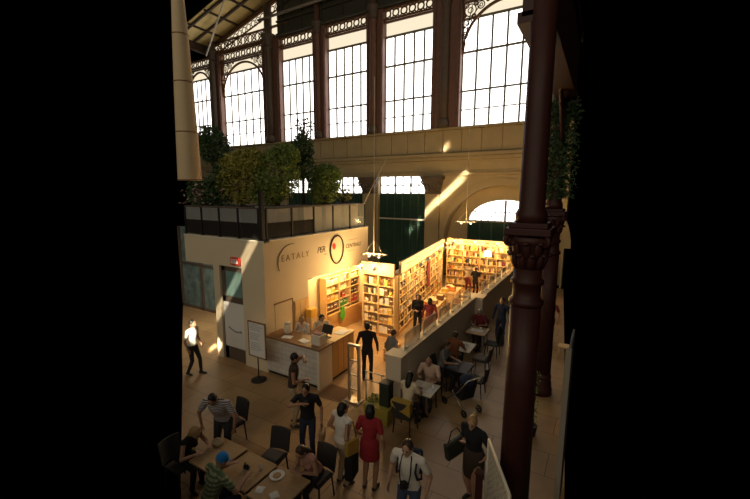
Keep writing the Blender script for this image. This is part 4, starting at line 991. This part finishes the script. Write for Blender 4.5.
m=MB(); m.ell((0,0,.06),(.13,.10,.06),None,12,8); m.tube([(-.1,0,.08),(0,.0,.15),(.1,0,.08)],.008,5); m.build('body',CL['beige'],r)
r=tag(empty('handbag',(-6.75,4.15,0)),'black shoulder bag with a yellow strap on the floor left of the leftmost cafe table','bag')
m=MB(); m.bbox(-.17,.17,-.07,.07,0,.26,.04); m.build('body',CL['black'],r); m=MB(); m.tube([(-.14,0,.25),(-.08,0,.42),(.08,0,.42),(.14,0,.25)],.014,6); m.build('strap',CL['yellow'],r)

# ---- standing people in the foreground
P=person('woman in a white sleeveless top and beige trousers seen from behind',-3.84,5.30,72,1.66,None,0,4,-10,lf=(-.10,.0,.075),rf=(.10,.02,.075),lh=(-.27,.08,.96),rh=(.25,.02,.98),tm=CL['white'],bm_=CL['beige'],hair='black',style='bob',fem=True,sleeve='none',vox=FINE,legs='long',skin=SKIN2,build=1.2)
r=tag(empty('shoulder_bag',P['W']((.34,-.03,.84))),'mustard shoulder bag on the hip of the woman in white','bag'); r.rotation_euler=(0,0,P['fa']+PI/2)
m=MB(); m.bbox(-.14,.14,-.045,.045,0,.30,.03); m.build('body',mat('mustard_leather',(.36,.22,.04),.5),r); m=MB(); m.tube([(-.1,0,.29),(-.06,.03,.60),(.05,.03,.60),(.1,0,.29)],.010,6); m.build('strap',CL['brown'],r)
P=person('woman in a loose red tunic standing beside the woman in white',-3.34,5.46,100,1.68,None,2,6,12,lh=(-.20,.16,.98),rh=(.27,.04,.92),tm=CL['red'],bm_=CL['khaki'],hair='black',style='bob',fem=True,sleeve='short',vox=FINE,legs='bare',skirt=(CL['red'],1.06,.66,.155,.195),skin=SKIN2,build=1.02)
r=tag(empty('backpack',P['W']((-.26,-.24,.36))),'black bag hanging at the side of the woman in red','bag'); r.rotation_euler=(0,0,P['fa'])
m=MB(); m.bbox(-.09,.09,-.17,.17,0,.46,.06); m.build('body',CL['black'],r); m=MB(); m.tube([(0,-.1,.44),(.02,-.05,.70),(.02,.05,.70),(0,.1,.44)],.012,6); m.build('strap',CL['black'],r)
P=person('man in a white T-shirt with a camera on his chest and a backpack',-2.27,4.92,-88,1.78,None,6,10,0,lh=(-.30,.10,.92),rh=(.30,.10,.92),tm=CL['white'],bm_=CL['denim'],hair='brown',style='short',vox=FINE,hem=.88,build=1.08,skin=SKIN)
r=tag(empty('camera',P['T']((0,.19,1.06))),'black camera hanging from a neck strap on the white T-shirt','camera'); r.rotation_euler=(0,0,P['fa'])
m=MB(); m.bbox(-.065,.065,-.03,.03,-.04,.045,.012); m.bbox(-.03,.03,-.03,.03,.04,.065,.008); m.build('body',M_DARK,r); m=MB(); m.lathe([(.034,0),(.034,.06),(.028,.062),(.026,.05)],n=18)
m.v=[(v[0],v[2]+.02,-v[1]) for v in m.v]; m.build('lens',M_DARK,r)
m=MB(); Q=lambda p:P['T'](p)-r.location
def Qr(p): return Matrix.Rotation(-P['fa'],3,'Z')@Q(p)
m.tube([(-.065,0,.03),Qr((-.085,.155,1.22)),Qr((-.085,.13,1.34)),Qr((-.07,.06,1.46)),Qr((0,-.075,1.49)),Qr((.07,.06,1.46)),Qr((.085,.13,1.34)),Qr((.085,.155,1.22)),(.065,0,.03)],.010,6); m.build('strap',M_DARK,r)
r=tag(empty('backpack',P['T']((0,-.16,1.0))),'dark backpack worn by the man with the camera','backpack'); r.rotation_euler=(-R(6),0,P['fa'])
m=MB(); m.bbox(-.15,.15,-.10,.04,0,.42,.05); m.bbox(-.11,.11,-.15,-.09,.03,.22,.03); m.build('body',CL['navy'],r)
for sx in(-1,1):
    m=MB(); m.tube([(sx*.13,.02,.40),(sx*.145,.13,.455),(sx*.15,.24,.38),(sx*.155,.29,.28),(sx*.175,.26,.14),(sx*.19,.14,.06),(sx*.14,.02,.04)],.018,6); m.build('strap',CL['navy'],r)
P=person('blond woman in a black short-sleeved top and dark skirt with a big bag',-1.62,6.2,-108,1.70,None,6,16,12,lh=(-.25,.06,.98),rh=(.06,.24,1.24),lel=(-1,.0,.0),tm=CL['black'],bm_=CL['dark'],hair='blond',style='bun',fem=True,sleeve='short',vox=FINE,legs='bare',build=1.12,skirt=(cloth('dark_brown',(.045,.03,.022)),1.03,.50,.17,.205),lf=(-.1,.06,.075),rf=(.08,-.04,.075))
r=tag(empty('shoulder_bag',P['W']((.30,.10,.78))),'large dark shoulder bag under the arm of the blond woman in black','bag'); r.rotation_euler=(0,R(10),P['fa']+R(80))
m=MB(); m.bbox(-.24,.24,-.06,.06,0,.34,.035); m.build('body',mat('dark_olive_leather',(.03,.03,.022),.5),r); m=MB(); m.tube([(-.17,0,.33),(-.08,0,.52),(.06,0,.52),(.15,0,.33)],.012,6); m.build('strap',M_DARK,r)
P=person('dark-clothed man raising a phone, before the tiled counter corner',-4.85,5.5,-60,1.70,None,4,10,-15,rh=(.06,.30,1.40),rel=(1,.2,-.2),tm=CL['black'],bm_=CL['navy'],hair='black',style='short',vox=.009,skin=SKIN2,sleeve='short')
r=tag(empty('phone',P['rh']),'small phone held up by the dark-clothed man','phone'); r.rotation_euler=(R(60),0,P['fa']); m=MB(); m.bbox(-.035,.035,-.005,.005,-.07,.07,.004); m.build('body',M_DARK,r)
r=tag(empty('tote_bag',P['W']((-.30,.08,.46))),'tan bag hanging from the hand of the dark-clothed man with the phone','bag'); r.rotation_euler=(0,0,P['fa'])
m=MB(); m.bbox(-.06,.06,-.14,.14,0,.26,.04); m.build('body',mat('tan_leather',(.30,.18,.09),.6),r); m=MB(); m.tube([(0,-.09,.25),(0,-.04,.38),(0,.04,.38),(0,.09,.25)],.009,6); m.build('strap',CL['brown'],r)
P=person('tall person in a dark top with a hand at the face, by the counter',-5.92,6.22,40,1.80,None,3,8,10,lh=(-.14,.26,1.46),rh=(.12,.26,1.12),tm=cloth('dark_brown2',(.05,.03,.022)),bm_=CL['beige'],hair='black',style='short',vox=.009,skin=SKIN2,sleeve='none')
# ---- shop people
P=person('man all in black standing at the shop entrance behind the barrier',-5.56,8.95,115,1.76,None,0,2,0,tm=CL['black'],bm_=CL['black'],hair='black',vox=.010,sleeve='long')
P=person('shop assistant with dark hair in a pale shirt behind the counter return',-7.42,9.15,-35,1.70,None,8,12,0,tm=CL['cream'],bm_=CL['dark'],hair='black',style='bob',vox=.010,lh=(-.15,.26,1.32),rh=(.16,.26,1.32))
P=person('shop assistant in white behind the tiled counter, left of the dark-haired one',-7.86,8.82,-70,1.66,None,10,14,0,tm=CL['white'],bm_=CL['white'],hair='blond',style='bun',fem=True,vox=.010,lh=(-.12,.24,1.34),rh=(.12,.24,1.34),sleeve='long')
P=person('person in grey standing just inside the shop behind the partition end',-4.85,9.12,60,1.64,None,4,6,0,tm=CL['grey'],bm_=CL['brown'],hair='brown',style='short',vox=.012,sleeve='long')
P=person('woman in dark clothes and a pale scarf standing half way down the shop',-5.75,12.9,-70,1.68,None,0,8,0,tm=CL['black'],bm_=CL['black'],hair='brown',style='long',fem=True,vox=.012,sleeve='long',lh=(-.05,.2,1.1),rh=(.08,.2,1.12))
P=person('person in maroon standing right of the dark-clothed woman in the shop',-5.2,12.75,110,1.64,None,0,6,0,tm=CL['maroon'],bm_=CL['maroon'],hair='black',style='bob',fem=True,vox=.012,sleeve='long')
P=person('reader with a pale top at the far end of the shop',-5.95,19.9,95,1.72,None,4,14,0,tm=CL['beige'],bm_=CL['maroon'],hair='brown',style='short',vox=.013,lh=(-.06,.3,1.15),rh=(.06,.3,1.15))
P=person('person in black beside the reader at the far end of the shop',-5.45,19.5,80,1.62,None,0,8,0,tm=CL['black'],bm_=CL['black'],hair='black',style='short',vox=.013)
# ---- cafe people along the partition
cafe_table('white-topped cafe table nearest the partition entrance end',-3.42,8.14,.62,.62,.75,M_WHITE2)
cafe_table('cafe table with a pale top halfway along the partition',-3.42,11.15,.66,.75,.75,M_WHITE2)
cafe_table('farther cafe table along the partition, under the jog',-3.40,12.75,.66,.75,.75,M_TABLE)
cafe_table('dark cafe table between the nearest pair and the halfway table',-3.05,9.75,.60,.7,.75,M_DARK)
chair('dark chair under the long-haired woman nearest the partition end',-3.55,7.40,90)
chair('dark chair under the man in the pale shirt by the partition',-3.5,8.86,-90)
chair('dark chair at the aisle side of the dark cafe table',-2.62,9.85,180)
chair('dark chair under the brown-haired diner at the partition',-3.55,9.75,0)
chair('pale-cushioned chair at the aisle side of the halfway cafe table',-2.86,11.2,180,True)
chair('dark chair under the diner in brown facing the halfway table',-3.5,10.45,90)
chair('dark chair with a coat over it beside the farther cafe table',-2.85,12.6,180)
chair('dark chair under the farthest seated diner',-3.5,13.45,-90)
P=person('long-haired woman in a pale top seen from behind at the nearest partition table',-3.55,7.46,90,1.64,.48,12,8,0,lh=(-.12,.44,.87),rh=(.16,.44,.87),tm=CL['cream'],bm_=CL['dark'],hair='black',style='long',fem=True,vox=.010,skin=SKIN2)
P=person('man in a pale shirt facing the camera at the nearest partition table',-3.5,8.80,-88,1.74,.46,16,14,0,lh=(-.16,.42,.88),rh=(.16,.42,.88),tm=cloth('salmon',(.52,.36,.27)),bm_=CL['dark'],hair='grey',style='bald',vox=.010,skin=SKIN2,build=1.06)
P=person('brown-haired diner in grey seated close to the partition',-3.58,9.74,0,1.66,.50,10,14,0,lh=(-.14,.42,.87),rh=(.14,.42,.87),tm=CL['grey'],bm_=CL['dark'],hair='brown',style='long',fem=True,vox=.012,skin=SKIN2)
P=person('diner in a rusty brown shirt with the back to the camera at the halfway table',-3.5,10.5,90,1.70,.46,10,10,0,lh=(-.18,.42,.87),rh=(.18,.42,.87),tm=cloth('rust',(.22,.075,.03)),bm_=CL['dark'],hair='brown',vox=.012,skin=SKIN2)
P=person('farthest seated diner facing the camera under the partition jog',-3.5,13.4,-90,1.70,.46,12,14,0,lh=(-.16,.42,.87),rh=(.16,.42,.87),tm=CL['maroon'],bm_=CL['dark'],hair='grey',vox=.013,skin=SKIN2)
r=tag(empty('yellow_jacket',(-3.55,7.2,.5)),'yellow jacket draped over the chair back of the long-haired woman','jacket')
m=MB(); m.add([(-.2,.02,.38),(.24,.02,.38),(.25,-.14,.36),(-.22,-.14,.36),(-.2,.01,.22),(.25,.03,.12),(.27,-.15,.08),(-.21,-.14,.24)],[(0,1,2,3),(4,7,6,5),(0,4,5,1),(1,5,6,2),(2,6,7,3),(3,7,4,0)]); m.build('cloth',CL['yellow'],r)
r=tag(empty('coat',(-2.73,12.6,.52)),'dark coat hung on the chair by the farther cafe table','coat')
m=MB(); m.ell((.08,0,.25),(.09,.24,.32),None,14,10); m.tube([(.08,-.22,.42),(.1,-.28,.1)],[.06,.04],8); m.tube([(.08,.22,.42),(.1,.28,.1)],[.06,.04],8); m.build('cloth',CL['black'],r)
def tray_of_food(lab,x,y):
    r=tag(empty('food_tray',(x,y,.751)),lab,'tray')
    m=MB(); m.bbox(-.2,.2,-.14,.14,0,.02,.008); m.build('tray',M_PAPER,r); m=MB(); m.lathe([(.05,.02),(.09,.04),(.085,.042),(.02,.03)],(-.06,0,0),16); m.build('dish',M_WHITE2,r); m=MB(); m.lathe([(.03,.02),(.035,.12)],(.12,.03,0),12); m.build('cup',M_PAPER,r)
tray_of_food('white tray with a dish on the nearest partition table',-3.30,8.12)
tray_of_food('white tray with a dish on the halfway cafe table',-3.42,11.12)
tray_of_food('white tray with a dish on the farther cafe table',-3.42,12.72)
# pushchair
r=tag(empty('pushchair',(-2.72,8.98,0),R(60)),'black folding pushchair parked at the aisle end of the dark cafe table','pushchair')
m=MB(); m.add([(-.2,-.2,.35),(.2,-.2,.35),(.2,.2,.42),(-.2,.2,.42),(-.2,-.32,.85),(.2,-.32,.85),(.2,-.26,.85),(-.2,-.26,.85)],[(0,3,2,1),(0,1,5,4),(4,5,6,7),(1,2,6,5),(3,0,4,7),(2,3,7,6)]); m.build('seat',CL['black'],r)
m=MB()
for sx in(-1,1): m.tube([(sx*.23,.38,.1),(sx*.23,-.1,.55),(sx*.23,-.42,.98)],.014,6); m.tube([(sx*.23,-.35,.1),(sx*.23,.12,.5)],.014,6)
m.tube([(-.23,-.42,.98),(.23,-.42,.98)],.016,6); m.build('frame',M_STEEL,r)
m=MB(); m.ell((0,-.18,.85),(.22,.2,.16),None,14,8); m.build('hood',CL['navy'],r)
for sx in(-1,1):
    for y_ in (-.35,.38):
        m=MB(); m.ring((sx*.25,y_,.1),(0,1,0),(0,0,1),.075,.024,16,6); m.tube([(sx*.22,y_,.1),(sx*.28,y_,.1)],.02,6); m.build('wheel',M_DARK,r)
# ---- edge figures
P=person('person in a pale shirt and dark trousers walking at the left doorway',-10.24,6.56,20,1.72,None,2,4,0,lf=(-.1,.16,.075),rf=(.1,-.14,.09),tm=CL['white'],bm_=CL['dark'],hair='black',vox=.010,skin=SKIN2)
P=person('dark figure standing in the aisle just left of the near iron pillar',-2.84,13.75,-100,1.76,None,0,0,0,tm=CL['navy'],bm_=CL['navy'],hair='black',vox=.012,sleeve='long')
P=person('person in a dark red top half hidden behind the second pillar',-1.35,14.9,-100,1.70,None,0,0,0,tm=CL['maroon'],bm_=CL['dark'],hair='black',vox=.012,rh=(.1,.3,1.2))
# ---- pale balustrade, newel and plants at the lower right
r=tag(empty('balustrade_panel',(-1.28,5.76,0)),'pale perforated screen panel slanting away beside the near pillar','screen')
v=Vector((.52,-1.0,0)); n_=Vector((1.0,.52,0)).normalized()
m=MB(); m.prism([(0,0,.06),v+Vector((0,0,.06)),v+Vector((0,0,1.56)),(0,0,1.56)],n_*.03)
d_=v.normalized()
for k in range(10):
    for j in range(13): m.ring(Vector((0,0,.14+.11*j))+d_*(.08+.105*k)-n_*.004,d_,(0,0,1),.035,.006,8,4)
m.build('mesh_panel',M_FLY,r)
m=MB(); m.tube([(0,0,1.58),v+Vector((0,0,1.58))],.022,8); m.tube([(0,0,0),(0,0,1.58)],.02,8); m.tube([v,v+Vector((0,0,1.58))],.02,8); m.build('frame',M_WHITE2,r)
r=tag(empty('newel_post',(-1.38,5.68,0)),'short dark red wooden post standing in front of the pale screen','post')
m=MB(); m.bbox(-.05,.05,-.05,.05,0,.98,.008); m.build('post',M_IRON,r); m=MB(); m.bbox(-.065,.065,-.065,.065,.98,1.02,.008); m.build('post_cap',M_IRON,r)
def garland(lab,x,y,z0,z1,n,lm):
    r=tag(empty('trailing_plant',(x,y,0)),lab,'plant'); m=MB(); pts=[(.04*math.sin(k*1.1),.04*math.cos(k*.9),z0+(z1-z0)*k/14) for k in range(15)]; m.tube(pts,.008,5); m.build('stem',M_BARK,r)
    m=MB()
    for k in range(n): z=rnd.uniform(z0,z1); leaf(m,Vector((rnd.gauss(0,.05),rnd.gauss(0,.05),z)),.07)
    m.build('foliage',lm,r)
    m=MB(); m.lathe([(.10,0),(.13,.24),(.12,.24),(.1,.2)],n=16); m.build('pot',M_DARK,r); return r
garland('tall thin leafy plant in a dark pot behind the near pillar at lower right',-1.02,8.75,.2,1.5,150,M_LEAFG)
r=tag(empty('tall_grey_panel',(-.27,6.1,0)),'tall narrow grey metal frame at the right edge of the floor','frame')
m=MB(); m.bbox(-.04,.04,-.06,.06,0,3.2,.008); m.build('upright',M_CONC,r); m=MB(); m.bbox(-.02,.02,.06,1.3,.05,3.1,.004); m.build('sheet',mat('grey_sheet',(.10,.10,.105),.6),r)
# small bench seat seen behind the second pillar
r=tag(empty('wooden_stool',(-.75,13.6,0)),'small pale wooden stool behind the second pillar','stool')
m=MB(); m.bbox(-.18,.18,-.18,.18,.42,.47,.01); m.build('seat',M_WOODL,r)
for sx in(-1,1):
    for sy in(-1,1):
        m=MB(); m.tube([(sx*.14,sy*.14,.42),(sx*.16,sy*.16,0)],.018,8); m.build('leg',M_WOODL,r)

# ------------------------------------------------------------------ gallery the photograph is taken from
m=MB(); m.box(-16,6,-8,-.35,3.75,4.0); m.bbox(-16,6,-.45,-.35,3.6,4.05,.02)  # unseen slab, put in to shade the near floor
struct(m.build('floor_gallery',M_CONC),'upper gallery floor','floor')

# ------------------------------------------------------------------ camera
f_,pit,rol,yaw_=381.95,-.150585,-.003404,.538218
cp,sp,cr,sr=math.cos(pit),math.sin(pit),math.cos(rol),math.sin(rol)
fw=Vector((0,cp,sp)); rt=Vector((1,0,0)); dn=fw.cross(rt); r2=rt*cr+dn*sr; d2_=-rt*sr+dn*cr
Wm=Matrix(((math.cos(yaw_),-math.sin(yaw_),0),(math.sin(yaw_),math.cos(yaw_),0),(0,0,1)))
a_,b_,c_=Wm@r2,Wm@(-d2_),Wm@(-fw)
cam=bpy.data.cameras.new('camera'); co=bpy.data.objects.new('camera',cam); COL.objects.link(co)
co.matrix_world=Matrix(((a_.x,b_.x,c_.x,0),(a_.y,b_.y,c_.y,0),(a_.z,b_.z,c_.z,5.5),(0,0,0,1)))
cam.sensor_width=36; cam.lens=f_/750*36; cam.shift_x=1/750; cam.clip_end=200; SC.camera=co

# ------------------------------------------------------------------ light
def area(name,loc,d,sx,sy,e,col,spread=180,xdir=None):
    l=bpy.data.lights.new(name,'AREA'); l.shape='RECTANGLE'; l.size=sx; l.size_y=sy; l.energy=e; l.color=col; l.spread=R(spread)
    o=bpy.data.objects.new(name,l); COL.objects.link(o); z=-Vector(d).normalized(); xx=Vector(xdir) if xdir is not None else (Vector((0,0,1)).cross(z) if abs(z.z)<.99 else Vector((1,0,0)))
    xx=(xx-z*xx.dot(z)).normalized(); yy=z.cross(xx)
    o.matrix_world=Matrix(((xx.x,yy.x,z.x,loc[0]),(xx.y,yy.y,z.y,loc[1]),(xx.z,yy.z,z.z,loc[2]),(0,0,0,1))); return o
# daylight from the opposite clerestory and the roof lights of the hall, outside the picture
area('clerestory_daylight',(-6,-14,14),(-.12,1,-.02),40,7,1900,(1,.88,.68))
area('roof_light_daylight',(-9,9,24),(0,0,-1),14,10,260,(1,.92,.80))
area('passage_fill_light',(-12.6,9.6,3.6),(0,0,-1),1.6,.5,80,(1,.88,.68))  # added fill that brightens the passage, no known fitting
# sun shafts through the roof lights
def shaft(name,c,u,L_,w_,d,dist,e,col=(1,.86,.62)):
    d=Vector(d).normalized(); u=Vector(u).normalized(); up=(u-d*u.dot(d)); k=up.length
    return area(name,Vector(c)-d*dist,d,L_*k,w_,e,col,.6,up)
sd=(-.50,.70,-.51)
shaft('sun_shaft',(-9.4,23.9,4.85),(-3.7,0,-3.62),5.4,.38,sd,22,30)
shaft('sun_shaft',(-8.95,23.9,8.35),(-.3,0,-.25),.6,.3,sd,22,2.5)
sd2=(-.45,.66,-.60)
shaft('sun_shaft',(-9.75,7.8,2.75),(-1.75,0,-2.4),3.6,.30,sd2,13,3)
shaft('sun_shaft',(-11.3,8.2,0),(-1,.6,0),1.0,.5,sd2,16,9)

w=bpy.data.worlds.new('world'); SC.world=w; w.use_nodes=True
w.node_tree.nodes['Background'].inputs[0].default_value=(0,0,0,1); w.node_tree.nodes['Background'].inputs[1].default_value=0
SC.view_settings.view_transform='Standard'; SC.view_settings.look='None'; SC.view_settings.gamma=1; SC.view_settings.exposure=0; SC.view_settings.use_curve_mapping=False
SC.cycles.use_denoising=True; SC.cycles.max_bounces=6; SC.cycles.transparent_max_bounces=12
